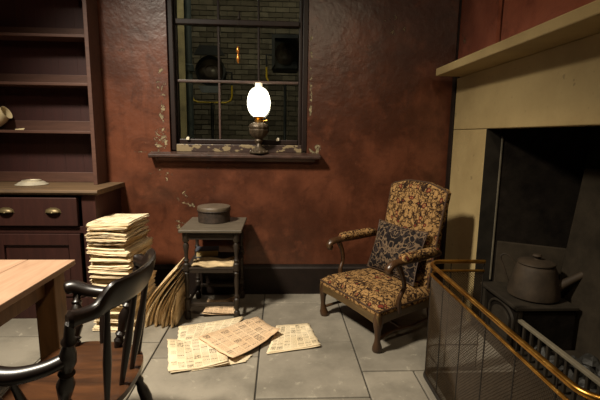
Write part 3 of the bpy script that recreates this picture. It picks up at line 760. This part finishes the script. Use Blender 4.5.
# seat: saddle slab
def seat_outline(k, n=40):
    a = 2*pi*k/n; ca, sa = cos(a), sin(a); e = 0.72
    x = 0.225*math.copysign(abs(ca)**e, ca); y = 0.285*math.copysign(abs(sa)**e, sa)
    y *= 1.0-0.10*(x/0.225)
    return x, y
g = G(); n = 40; rings = [(0.0, 0.435-0.012), (0.35, 0.424), (0.7, 0.430), (0.93, 0.441), (1.0, 0.437), (1.0, 0.412), (0.9, 0.396), (0.0, 0.396)]
for s, z in rings:
    for k in range(n):
        x, y = seat_outline(k, n); g.v.append((x*s, y*s, z))
for i in range(len(rings)-1):
    for k in range(n): g.f.append((i*n+k, i*n+(k+1) % n, (i+1)*n+(k+1) % n, (i+1)*n+k))
part('seat', g, 'chair_seat', wc, True)
# crest rail: bowed board, ends scrolled forward
def crest(t):        # t -1..1 along the bow (near -> far)
    y = 0.318*sin(t*pi/2*0.8)/sin(pi/2*0.8)
    x = 0.278-0.136*abs(y/0.318)**2.2
    return x, y
N = 36; g = G(); sec = 12
for i in range(N+1):
    t = -1+2*i/N; x, y = crest(t)
    x2, y2 = crest(min(1, t+0.02)); x1, y1 = crest(max(-1, t-0.02))
    tx, ty = x2-x1, y2-y1; l = sqrt(tx*tx+ty*ty); nx, ny = ty/l, -tx/l
    m = smoothstep((0.70-abs(t))/0.2)
    kn = math.exp(-((abs(t)-0.97)/0.07)**2)
    hh = 0.024+0.031*m+0.006*kn             # half height
    zc = 0.824+0.032*m
    th = 0.022-0.006*m+0.006*kn
    lean = 0.28*m
    if i in (0, N): hh *= 0.6; th *= 0.6
    for k in range(sec):
        a = 2*pi*k/sec; ca = math.copysign(abs(cos(a))**0.7, cos(a)); sa = math.copysign(abs(sin(a))**0.7, sin(a))
        o = th*ca+lean*hh*sa
        g.v.append((x+nx*o, y+ny*o, zc+hh*sa))
for i in range(N):
    for k in range(sec): g.f.append((i*sec+k, i*sec+(k+1) % sec, (i+1)*sec+(k+1) % sec, (i+1)*sec+k))
g.f.append(tuple(range(sec-1, -1, -1))); g.f.append(tuple(range(N*sec, (N+1)*sec)))
part('crest_rail', g, 'chair', wc, True)
TURN = [(r*1.22, t) for r, t in [(0.011, 0), (0.014, 0.05), (0.019, 0.09), (0.013, 0.13), (0.021, 0.17), (0.014, 0.20), (0.020, 0.30), (0.024, 0.38), (0.015, 0.47), (0.022, 0.50), (0.015, 0.53), (0.023, 0.62), (0.021, 0.70), (0.014, 0.78), (0.020, 0.82), (0.014, 0.86), (0.013, 1.0)]]
for sy in (-1, 1):
    part('back_post', G().spin((0.06, sy*0.235, 0.43), (0.148, sy*0.312, 0.812), TURN), 'chair', wc, True)
SP = [(0.009, 0), (0.013, 0.25), (0.0155, 0.45), (0.011, 0.8), (0.009, 1.0)]
for y in (-0.165, -0.055, 0.055, 0.165):
    tt = math.asin(max(-1, min(1, (y*1.22)/0.318*sin(pi/2*0.8))))/(pi/2*0.8)
    x, yy = crest(tt)
    xb = 0.19-0.4*y*y
    part('spindle', G().spin((xb, y, 0.435), (x-0.012, yy, 0.808), SP), 'chair', wc, True)
# arms
for sy in (-1, 1):
    P = bez([(0.115, sy*0.282, 0.678), (0.06, sy*0.318, 0.662), (-0.02, sy*0.342, 0.654), (-0.10, sy*0.345, 0.664), (-0.165, sy*0.338, 0.686), (-0.20, sy*0.325, 0.680)], 6)
    nP = len(P); R = [0.026+0.010*smoothstep(i/nP*1.3) for i in range(nP)]; R[-1] *= 0.7; R[-2] *= 0.95
    part('arm', G().tube(P, R, 14, False, 0.85), 'chair', wc, True)
    part('arm_post', G().spin((-0.13, sy*0.245, 0.43), (-0.15, sy*0.333, 0.66), TURN), 'chair', wc, True)
    part('arm_post', G().spin((-0.02, sy*0.265, 0.43), (-0.03, sy*0.34, 0.64), SP), 'chair', wc, True)
LG = [(0.012, 0), (0.016, 0.08), (0.014, 0.15), (0.024, 0.25), (0.016, 0.33), (0.026, 0.5), (0.024, 0.62), (0.016, 0.7), (0.023, 0.74), (0.018, 0.8), (0.018, 1.0)]
for sx, sy in ((-1, -1), (-1, 1), (1, -1), (1, 1)):
    part('leg', G().spin((sx*0.235, sy*0.255, 0.0), (sx*0.14, sy*0.17, 0.40), LG), 'chair', wc, True)
for sy in (-1, 1):
    part('stretcher', G().spin((-0.195, sy*0.222, 0.16), (0.195, sy*0.222, 0.16), [(0.008, 0), (0.012, 0.2), (0.018, 0.5), (0.012, 0.8), (0.008, 1)]), 'chair', wc, True)
part('stretcher', G().spin((0, -0.215, 0.16), (0, 0.215, 0.16), [(0.008, 0), (0.012, 0.2), (0.018, 0.5), (0.012, 0.8), (0.008, 1)]), 'chair', wc, True)

# ================================================================== NEWSPAPERS
def slab(wd, dp, th, levels, rr, wav=0.004):
    """folded newspaper: layered edges, soft corners, slightly wavy"""
    g = G(); n = 36; rings = []
    def outline(k):
        p = k/n*4; sidei = int(p); f = p-sidei
        c = [(-1, -1), (1, -1), (1, 1), (-1, 1)]
        a, b = c[sidei % 4], c[(sidei+1) % 4]
        return ((a[0]+(b[0]-a[0])*f)*wd/2, (a[1]+(b[1]-a[1])*f)*dp/2)
    ph = [rr.uniform(0, 6.28) for _ in range(4)]
    def wz(x, y): return wav*(sin(9*x+ph[0])+sin(8*y+ph[1])+0.6*sin(21*x+ph[2])*sin(17*y+ph[3]))*0.5
    zs = [i/(levels-1) for i in range(levels)]
    for li, f in enumerate(zs):
        ox, oy = rr.uniform(-.006, .006), rr.uniform(-.006, .006); pinch = 0.006*abs(2*f-1)**2+ (0.005 if li % 2 else 0)
        for k in range(n):
            x, y = outline(k)
            x *= 1-pinch*2/wd; y *= 1-pinch*2/dp
            x += ox+rr.uniform(-.003, .003); y += oy+rr.uniform(-.003, .003)
            g.v.append((x, y, th*f+wz(x, y)))
    for i in range(levels-1):
        for k in range(n): g.f.append((i*n+k, i*n+(k+1) % n, (i+1)*n+(k+1) % n, (i+1)*n+k))
    # caps: inner grid ring
    for base, zz, flip in ((0, 0.0, True), ((levels-1)*n, th, False)):
        o = len(g.v)
        for k in range(n):
            x, y = outline(k); g.v.append((x*.55, y*.55, zz+wz(x*.55, y*.55)))
        cidx = len(g.v); g.v.append((0, 0, zz+wz(0, 0)))
        for k in range(n):
            k2 = (k+1) % n; q = (base+k, base+k2, o+k2, o+k); tr_ = (o+k, o+k2, cidx)
            g.f.append(q[::-1] if flip else q); g.f.append(tr_[::-1] if flip else tr_)
    return g
def slab_mesh(wd, dp, th, levels, seed, wav=0.004, top='paper'):
    rr = random.Random(seed); g = slab(wd, dp, th, levels, rr, wav)
    me = mesh('newspaper', g, None, True, lambda c: (c.x/wd+0.5, c.y/dp+0.5))
    me.materials.append(M['paper_edge']); me.materials.append(M[top])
    for p in me.polygons: p.material_index = 1 if abs(p.normal.z) > 0.75 else 0
    return me
TH = [0.011, 0.026, 0.016, 0.034, 0.020, 0.013, 0.023, 0.029]
vars_ = [slab_mesh(0.285+0.016*sin(k*2.3), 0.40+0.012*cos(k*1.9), TH[k], 5+int(TH[k]/0.006), 100+k, 0.010) for k in range(8)]
z = 0.002; i = 0; rr = random.Random(3); stack = []
while z < 0.785:
    k = rr.randrange(8); th = TH[k]
    sway = 0.012*sin(z*7)
    o = link('newspaper', vars_[k], None, (-1.172+rr.uniform(-.009, .009)+sway, 3.015+rr.uniform(-.02, .02), z), (0, 0, radians(-6)+rr.uniform(-.06, .06)+(pi if rr.random() < .5 else 0)))
    z += th+0.003; i += 1
    stack.append(o)
ORD = ['topmost', 'second', 'third', 'fourth', 'fifth', 'sixth', 'seventh', 'eighth', 'ninth', 'tenth', 'eleventh', 'twelfth', 'thirteenth', 'fourteenth', 'fifteenth', 'sixteenth', 'seventeenth', 'eighteenth', 'nineteenth', 'twentieth']
TENS = ['twenty-'+w_ for w_ in ('first', 'second', 'third', 'fourth', 'fifth', 'sixth', 'seventh', 'eighth', 'ninth')]+['thirtieth']+['thirty-'+w_ for w_ in ('first', 'second', 'third', 'fourth', 'fifth', 'sixth', 'seventh', 'eighth', 'ninth')]+['fortieth']
ORD += TENS
for q, o in enumerate(reversed(stack)):
    tag(o, ORD[q]+(' folded newspaper of the tall stack beside the dresser' if q == 0 else ' folded newspaper from the top of the tall stack by the dresser'), 'newspaper', 'newspapers in the tall stack')

# leaning pile between stack and small table: bent folded papers on edge
def leaner(x0, hgt, lean, th, y0, y1, seed, curl):
    rr = random.Random(seed); g = G(); n = 12; m = 5; lv = 5
    prof = []
    for k in range(n+1):
        s = k/n
        x = x0+lean*(s**1.45)-curl*(1-s)**2*s*2+0.004*sin(s*7+seed); zz = hgt*s**0.88
        prof.append((x, zz))
    off = [rr.uniform(-.012, .012) for _ in range(lv)]
    hs = [1+rr.uniform(-.02, .02) for _ in range(lv)]
    for l in range(lv):
        f = l/(lv-1)-0.5
        for k, (x, zz) in enumerate(prof):
            a = prof[max(0, k-1)]; b = prof[min(n, k+1)]; tx, tz = b[0]-a[0], b[1]-a[1]; q = sqrt(tx*tx+tz*tz)
            nx, nz = tz/q, -tx/q
            thk = th*(0.75+0.25*sin(pi*min(1, k/n*2.2+0.1)))*(1-0.62*k/n)
            for j in range(m+1):
                yy = y0+(y1-y0)*j/m+off[l]*(1-2*j/m)
                g.v.append((x+nx*f*thk, yy+0.01*sin(k*0.9+seed), max(0.0015*(l+1), zz*hs[l]+nz*f*thk)))
    W = m+1; S = (n+1)*W
    for l in range(lv):
        for k in range(n):
            for j in range(m): 
                if l in (0, lv-1): g.f.append((l*S+k*W+j, l*S+k*W+j+1, l*S+(k+1)*W+j+1, l*S+(k+1)*W+j))
    for l in range(lv-1):
        for k in range(n):
            for j in (0, m): g.f.append((l*S+k*W+j, l*S+(k+1)*W+j, (l+1)*S+(k+1)*W+j, (l+1)*S+k*W+j))
        for k in (0, n):
            for j in range(m): g.f.append((l*S+k*W+j, l*S+k*W+j+1, (l+1)*S+k*W+j+1, (l+1)*S+k*W+j))
    me = mesh('newspaper', g, 'paper_side', True, lambda c: (c.y/0.3, c.z/0.42))
    return me
NL = 13
for k in range(NL):
    f = k/(NL-1)
    x0 = -1.01+0.245*f; hgt = 0.445-0.19*f**0.9+0.010*sin(k*2.7); lean = -0.742-x0
    o = link('newspaper', leaner(x0+0.88, hgt, lean, 0.0165+0.002*sin(k*1.3), -0.155-0.03*f+0.03*sin(k*2.1), 0.14+0.02*cos(k*1.7), 40+k, 0.035*(1-f)), None, (-0.88, 3.055, 0.001))
    lab = ('leftmost' if k == 0 else 'rightmost' if k == NL-1 else ORD[k])+(' folded newspaper' if k in (0, NL-1) else ' folded newspaper from the left')+' in the pile slumped against the small table'
    tag(o, lab, 'newspaper', 'newspapers in the slumped pile')

# loose papers on the floor
def loose(label, quad, z, th, seed, mat='paper', curl=(0, 0, 0, 0), leaves=2, fold=None):
    cx = sum(p[0] for p in quad)/4; cy = sum(p[1] for p in quad)/4
    t = thing('newspaper', label, 'newspaper', (cx, cy, z), 0, 'newspapers scattered on the floor')
    rr = random.Random(seed)
    for l in range(leaves):
        ins = 0.006*l; g = G(); nu, nv = 14, 12
        q = [Vector((p[0]-cx+rr.uniform(-.008, .008)*(leaves-1-l), p[1]-cy+rr.uniform(-.008, .008)*(leaves-1-l), 0)) for p in quad]
        ph = [rr.uniform(0, 6) for _ in range(4)]
        def fn(u, v):
            p = (q[0]*(1-u)+q[1]*u)*(1-v)+(q[3]*(1-u)+q[2]*u)*v
            c = curl[0]*(1-u)**3*(1-v)**3+curl[1]*u**3*(1-v)**3+curl[2]*u**3*v**3+curl[3]*(1-u)**3*v**3
            wv = 0.0022*(sin(7*u+ph[0])+sin(6*v+ph[1])+0.7*sin(13*u*v+ph[2]))
            zz = th*(l+1)/leaves+max(0, wv)+c
            if fold: zz += 0.006*math.exp(-((u-fold)/0.04)**2)
            jag = 0.004*sin(v*23+ph[3])*(abs(u-0.5) > 0.49)
            return (p.x+jag, p.y, zz)
        g.grid(fn, nu, nv)
        me = mesh('page', g, mat, True)
        ul = me.uv_layers.new(name='UVMap')
        for lp in me.loops:
            vi = lp.vertex_index; ul.data[lp.index].uv = ((vi % (nu+1))/nu, (vi//(nu+1))/nv)
        if me.polygons[0].normal.z < 0: me.flip_normals()
        o = link('page', me, t)
        s = o.modifiers.new('solid', 'SOLIDIFY'); s.thickness = max(0.0012, th/leaves*0.8); s.offset = -1
    return t
# quads: near-left, near-right, far-right, far-left
loose('cream newspaper with a torn corner at the front left of the floor spread', [(-0.645, 2.265), (-0.315, 2.345), (-0.40, 2.685), (-0.765, 2.66)], 0.003, 0.008, 1, 'paper', (0.006, 0.02, 0, 0), 3)
loose('newspaper slid partly under the others at the back of the floor spread', [(-0.69, 2.635), (-0.36, 2.70), (-0.28, 3.0), (-0.735, 2.86)], 0.003, 0.007, 2, 'paper', (0, 0, 0.01, 0), 2)
loose('pinkish open newspaper sheet lying on top of the floor spread', [(-0.285, 2.36), (0.005, 2.69), (-0.17, 2.99), (-0.55, 2.66)], 0.019, 0.006, 3, 'paper_pink', (0.02, 0.045, 0, 0.0), 2, 0.78)
loose('separate newspaper lying on the flagstones towards the armchair', [(-0.075, 2.475), (0.275, 2.555), (0.215, 2.885), (-0.02, 2.86)], 0.003, 0.009, 4, 'paper', (0.004, 0.012, 0.004, 0), 3)
loose('narrow pale paper strip poking out below the floor spread', [(-0.53, 2.285), (-0.21, 2.375), (-0.17, 2.47), (-0.45, 2.40)], 0.0015, 0.002, 5, 'paper', (0, 0.006, 0, 0), 1)
loose('crumpled printed sheet on the floor under the small table', [(-0.60, 3.02), (-0.33, 3.08), (-0.36, 3.36), (-0.60, 3.30)], 0.003, 0.006, 6, 'paper_pink', (0.03, 0.0, 0.05, 0.03), 2, 0.4)

# ================================================================== SMALL TABLE
st = thing('side_table', 'small blackened oak table with turned legs and a shelf', 'table', (-0.515, 3.215, 0))
part('top', box(-0.232, 0.232, -0.245, 0.25, 0.682, 0.705), 'stool_top', st, bevel=0.006)
part('frieze', G().box(-0.18, 0.18, -0.215, -0.197, 0.625, 0.682).box(-0.18, 0.18, 0.197, 0.215, 0.625, 0.682).box(-0.20, -0.182, -0.197, 0.197, 0.625, 0.682).box(0.182, 0.20, -0.197, 0.197, 0.625, 0.682), 'stool', st, bevel=0.002)
LEGP = [(0.021, 0.0), (0.023, 0.02), (0.020, 0.055), (0.012, 0.065), (0.021, 0.085), (0.021, 0.155), (0.013, 0.165), (0.019, 0.185), (0.013, 0.20), (0.015, 0.26), (0.018, 0.30), (0.013, 0.35), (0.020, 0.365), (0.014, 0.375),
        (0.022, 0.385), (0.022, 0.435), (0.013, 0.445), (0.020, 0.465), (0.013, 0.48), (0.014, 0.52), (0.021, 0.58), (0.013, 0.60), (0.022, 0.615), (0.022, 0.682)]
LEGP = [(0.014+(r-0.0135)*1.2, zz) for r, zz in LEGP]
for sx in (-1, 1):
    for sy in (-1, 1):
        part('leg', G().lathe(LEGP, 14, (sx*0.187, sy*0.203, 0)), 'stool', st, True)
part('shelf', box(-0.2, 0.2, -0.215, 0.215, 0.392, 0.408), 'stool', st, bevel=0.004)
part('shelf_rail', box(-0.165, 0.165, -0.212, -0.194, 0.365, 0.392), 'stool', st, bevel=0.003)
part('stretcher', box(-0.166, 0.166, -0.213, -0.193, 0.10, 0.128), 'stool', st, bevel=0.004)
part('stretcher', box(-0.166, 0.166, 0.193, 0.213, 0.10, 0.128), 'stool', st, bevel=0.004)
for sx in (-1, 1): part('stretcher', box(sx*0.187-0.01, sx*0.187+0.01, -0.183, 0.183, 0.10, 0.128), 'stool', st, bevel=0.004)

hb = thing('hat_box', 'round dark leather box with a lid on the small table', 'box', (-0.535, 3.30, 0.7055))
part('body', G().lathe([(0.122, 0.0), (0.127, 0.004), (0.127, 0.095), (0.12, 0.098)], 40), 'hatbox', hb, True)
part('lid', G().lathe([(0.131, 0.088), (0.133, 0.092), (0.133, 0.118), (0.129, 0.124), (0.06, 0.128), (0.001, 0.129)], 40), 'hatlid', hb, True)
part('lid_band', G().lathe([(0.1335, 0.089), (0.1345, 0.091), (0.1345, 0.096), (0.1335, 0.098)], 40), 'hatbox', hb, True)

cl = part('folded_cloth', G().grid(lambda u, v: (-0.15+0.31*u+0.006*sin(v*9), -0.205+0.20*v+0.005*sin(u*14), 0.016+0.006*sin(u*11+v*4)+0.005*sin(v*13+u*7)), 22, 14), 'cloth', None, True, 0, 2, (-0.515, 3.215, 0.4085))
s = cl.modifiers.new('solid', 'SOLIDIFY'); s.thickness = 0.016; s.offset = -1
tag(cl, 'folded tan cloth lying on the small table shelf', 'cloth')
bk = thing('book', 'thick slate-blue book with cream pages on the small table shelf', 'book', (-0.60, 3.33, 0.4085), 0.12)
part('page_block', box(-0.085, 0.085, -0.055, 0.06, 0.005, 0.052), 'bookpages', bk, bevel=0.002)
part('cover', box(-0.092, 0.092, -0.062, 0.066, 0.0, 0.005), 'bookcover', bk, bevel=0.001)
part('cover', box(-0.092, 0.092, -0.062, 0.066, 0.052, 0.058), 'bookcover', bk, bevel=0.001)
part('spine', box(-0.092, 0.092, 0.066, 0.072, 0.0, 0.058), 'bookcover', bk, bevel=0.002)

# ================================================================== OIL LAMP
lp = thing('oil_lamp', 'lit oil lamp with white glass globe on the window sill', 'lamp', (-0.182, 3.485, 1.251))
part('base', G().lathe([(0.078, 0.0), (0.08, 0.008), (0.072, 0.018), (0.06, 0.024), (0.05, 0.036), (0.03, 0.05), (0.022, 0.065), (0.018, 0.085)], 32), 'font', lp, True)
for k in range(14):
    a = 2*pi*k/14; part('petal', G().lathe([(0.002, 0.0), (0.012, 0.004), (0.010, 0.014), (0.002, 0.02)], 8, (0.07*cos(a), 0.07*sin(a), 0.004)), 'font', lp, True)
part('stem', G().lathe([(0.018, 0.08), (0.03, 0.092), (0.036, 0.104), (0.03, 0.116), (0.04, 0.128), (0.05, 0.135)], 28), 'font', lp, True)
fo = G(); nn = 48; pr = [(0.045, 0.13), (0.062, 0.145), (0.078, 0.17), (0.082, 0.19), (0.074, 0.2), (0.08, 0.208), (0.082, 0.22), (0.07, 0.24), (0.045, 0.252), (0.03, 0.258)]
for r, zz in pr:
    for k in range(nn):
        a = 2*pi*k/nn; q = r*(1+0.035*cos(a*12)); fo.v.append((q*cos(a), q*sin(a), zz))
for i in range(len(pr)-1):
    for k in range(nn): fo.f.append((i*nn+k, i*nn+(k+1) % nn, (i+1)*nn+(k+1) % nn, (i+1)*nn+k))
part('oil_font', fo, 'font', lp, True)
bu = part('burner', G().lathe([(0.03, 0.256), (0.036, 0.262), (0.036, 0.274), (0.026, 0.28), (0.04, 0.292), (0.046, 0.3), (0.042, 0.304)], 28), 'brass', lp, True)
part('wick_knob', G().spin((0.036, -0.01, 0.268), (0.07, -0.02, 0.268), [(0.003, 0), (0.003, 0.7), (0.01, 0.72), (0.01, 1.0)], 10), 'brass', bu, True)
part('globe', G().lathe([(0.044, 0.303), (0.065, 0.32), (0.085, 0.352), (0.094, 0.395), (0.095, 0.425), (0.088, 0.468), (0.072, 0.505), (0.05, 0.528), (0.036, 0.534)], 36), 'globe', lp, True)
part('chimney', G().lathe([(0.03, 0.52), (0.03, 0.572), (0.026, 0.572), (0.026, 0.52)], 24), 'chimney', lp, True)

# ================================================================== ARMCHAIR
ac = thing('upholstered_armchair', 'floral tapestry armchair with open scrolled wooden arms', 'armchair', (0.74, 2.897, 0), radians(-62.9))
# local: x = width, y = towards back, front at -y
def seat_pt(u, v, zt):
    hw = 0.345-0.055*v; x = (u-0.5)*2*hw; y = -0.295+0.565*v
    return x, y
g = G(); nu, nv = 16, 14
def seat_top(u, v):
    x, y = seat_pt(u, v, 0); e = min(1, min(u, 1-u)/0.14, min(v, 1-v)/0.14); e = sqrt(max(0, 1-(1-e)**2))
    return (x, y, 0.285+0.055*e+0.022*sin(pi*u)*sin(pi*v)+0.012*v)
g.grid(seat_top, nu, nv)
o_ = len(g.v)
g.grid(lambda u, v: (*seat_pt(u, v, 0), 0.258), nu, nv)
W = nu+1
for i in range(nu):
    g.f.append((i, i+1, o_+i+1, o_+i)); b = nv*W; g.f.append((b+i, b+i+1, o_+b+i+1, o_+b+i))
for j in range(nv):
    g.f.append((j*W, (j+1)*W, o_+(j+1)*W, o_+j*W)); g.f.append((j*W+nu, (j+1)*W+nu, o_+(j+1)*W+nu, o_+j*W+nu))
part('seat_cushion', g, 'tapestry', ac, True)
c4 = [(-0.345, -0.295), (0.345, -0.295), (0.29, 0.27), (-0.29, 0.27)]
part('piping', G().tube([(x, y, 0.287) for x, y in c4], 0.006, 6, True), 'leather', ac, True)
for a, b in ((0, 1), (1, 2), (2, 3), (3, 0)):
    (xa, ya), (xb, yb_) = c4[a], c4[b]; dx, dy = xb-xa, yb_-ya; l = sqrt(dx*dx+dy*dy); nx, ny = dy/l, -dx/l
    t_ = 0.022; g = G()
    n = 10; up_ = []; 
    for k in range(n+1):
        f = k/n; dip = 0.014*(abs(2*f-1)**2.5)
        for off in (0.005, -t_):
            for zz in (0.205-dip+0.006, 0.259): g.v.append((xa+dx*f+nx*off, ya+dy*f+ny*off, zz))
    for k in range(n):
        q = k*4; r = q+4
        g.f += [(q, q+1, r+1, r), (q+2, r+2, r+3, q+3), (q, r, r+2, q+2), (q+1, q+3, r+3, r+1)]
    g.f += [(0, 2, 3, 1), (n*4, n*4+1, n*4+3, n*4+2)]
    part('seat_rail', g, 'rail_wood', ac, True)
CAB = [(0.030, 0.0), (0.034, 0.012), (0.032, 0.035), (0.022, 0.07), (0.018, 0.10), (0.022, 0.15), (0.030, 0.185), (0.033, 0.21), (0.033, 0.262)]
for sx in (-1, 1):
    g = G(); n = 14
    for r, zz in CAB:
        kx = sx*0.012*sin(pi*zz/0.26*1.0); ky = -0.012*sin(pi*min(1, zz/0.26))
        for k in range(n): a = 2*pi*k/n; g.v.append((sx*0.315+kx+r*cos(a), -0.268+ky+r*sin(a), zz))
    for i in range(len(CAB)-1):
        for k in range(n): g.f.append((i*n+k, i*n+(k+1) % n, (i+1)*n+(k+1) % n, (i+1)*n+k))
    g.f.append(tuple(range(n-1, -1, -1))); m = (len(CAB)-1)*n; g.f.append(tuple(range(m, m+n)))
    part('leg', g, 'arm_wood', ac, True)
    part('leg', G().tube([(sx*0.262, 0.30, 0.0), (sx*0.262, 0.27, 0.10), (sx*0.262, 0.25, 0.26)], [0.02, 0.02, 0.026], 12), 'arm_wood', ac, True)
    part('stretcher', G().tube(bez([(sx*0.312, -0.262, 0.075), (sx*0.29, -0.12, 0.095), (sx*0.278, 0.08, 0.085), (sx*0.264, 0.272, 0.10)], 6), [0.011]*19, 10), 'arm_wood', ac, True)
    # arm: scroll support + wooden arm + pad
    part('arm_support', G().tube(bez([(sx*0.318, -0.10, 0.24), (sx*0.335, -0.115, 0.34), (sx*0.345, -0.085, 0.42), (sx*0.338, -0.10, 0.50), (sx*0.335, -0.135, 0.575)], 6), [0.021-0.006*sin(pi*k/24) for k in range(25)], 12), 'arm_wood', ac, True)
    sc = [(sx*0.33, 0.24, 0.61), (sx*0.335, 0.05, 0.60), (sx*0.338, -0.12, 0.595), (sx*0.34, -0.19, 0.588), (sx*0.34, -0.222, 0.565), (sx*0.34, -0.222, 0.543), (sx*0.34, -0.204, 0.535)]
    P = bez(sc, 6); n = len(P)
    arm = part('armrest', G().tube(P, [0.027-0.003*smoothstep((i/n-0.55)*3)+0.003*sin(pi*i/n) for i in range(n)], 12, False, 0.8), 'arm_wood', ac, True)
    pp = bez([(sx*0.33, 0.225, 0.629), (sx*0.334, 0.08, 0.624), (sx*0.338, -0.06, 0.619), (sx*0.339, -0.125, 0.610)], 8)
    n = len(pp); part('arm_pad', G().tube(pp, [0.038*min(1, 0.55+sin(pi*i/(n-1))*1.2) for i in range(n)], 14, False, 0.85), 'tapestry', arm, True)
part('stretcher', G().tube([(-0.285, -0.02, 0.092), (0, -0.02, 0.096), (0.285, -0.02, 0.092)], 0.011, 10), 'arm_wood', ac, True)
# backrest: camel top, leaning back
def back_pt(u, v, side):
    hw = 0.262+0.022*v; x = (u-0.5)*2*hw
    s = abs(2*u-1)
    top = 1.035+0.038*smoothstep((1-s)/0.75)-0.02*smoothstep((s-0.9)/0.1)
    zz = 0.27+(top-0.27)*v
    e = min(1, min(u, 1-u)/0.10, min(v, 1-v)/0.07); e = sqrt(max(0, 1-(1-e)**2))
    y = 0.235+0.125*v**1.15
    if side > 0: y -= 0.018+0.030*e+0.014*sin(pi*u)*sin(pi*v)
    else: y += 0.022+0.01*e
    return (x, y, zz)
g = G(); nu, nv = 22, 26
g.grid(lambda u, v: back_pt(u, v, 1), nu, nv); o_ = len(g.v); g.grid(lambda u, v: back_pt(u, v, -1), nu, nv); W = nu+1
for i in range(nu):
    g.f.append((i, i+1, o_+i+1, o_+i)); b = nv*W; g.f.append((b+i, b+i+1, o_+b+i+1, o_+b+i))
for j in range(nv):
    g.f.append((j*W, (j+1)*W, o_+(j+1)*W, o_+j*W)); g.f.append((j*W+nu, (j+1)*W+nu, o_+(j+1)*W+nu, o_+j*W+nu))
part('backrest', g, 'tapestry', ac, True)
edge = [back_pt(0, v/12, 1) for v in range(13)]+[back_pt(u/16, 1, 1) for u in range(1, 17)]+[back_pt(1, 1-v/12, 1) for v in range(1, 13)]
part('back_piping', G().tube(edge, 0.0065, 6), 'leather', ac, True)

# loose cushion leaning in the chair
cu = thing('scatter_cushion', 'dark navy paisley cushion leaning in the tapestry armchair', 'cushion', (0, 0, 0))
M_ = Matrix.Translation((0.74, 2.897, 0)) @ Matrix.Rotation(radians(-62.9), 4, 'Z')
cu.location = M_ @ Vector((0.0, 0.092, 0.368)); cu.rotation_euler = (radians(-17), 0, radians(-62.9))
def cush(u, v, sd):
    a, b = 2*u-1, 2*v-1
    pin = 1-0.06*(1-abs(a)**2)*0-0.07*(1-(a*a))*abs(b)**3*0
    x = 0.255*a*(1-0.07*(1-b*b)); zz = 0.195*b*(1-0.08*(1-a*a))
    th = 0.062*((1-abs(a)**2.6)*(1-abs(b)**2.6))**0.55
    return (x, sd*th, 0.195+zz)
g = G(); n1 = 20
g.grid(lambda u, v: cush(u, v, -1), n1, n1); g.grid(lambda u, v: cush(u, v, 1), n1, n1)
me = mesh('cover', g, 'paisley', True); link('cover', me, cu)
part('welt', G().tube([cush(k/10, 0, 1) for k in range(10)]+[cush(1, k/10, 1) for k in range(10)]+[cush(1-k/10, 1, 1) for k in range(10)]+[cush(0, 1-k/10, 1) for k in range(10)], 0.005, 6, True), 'leather', cu, True)
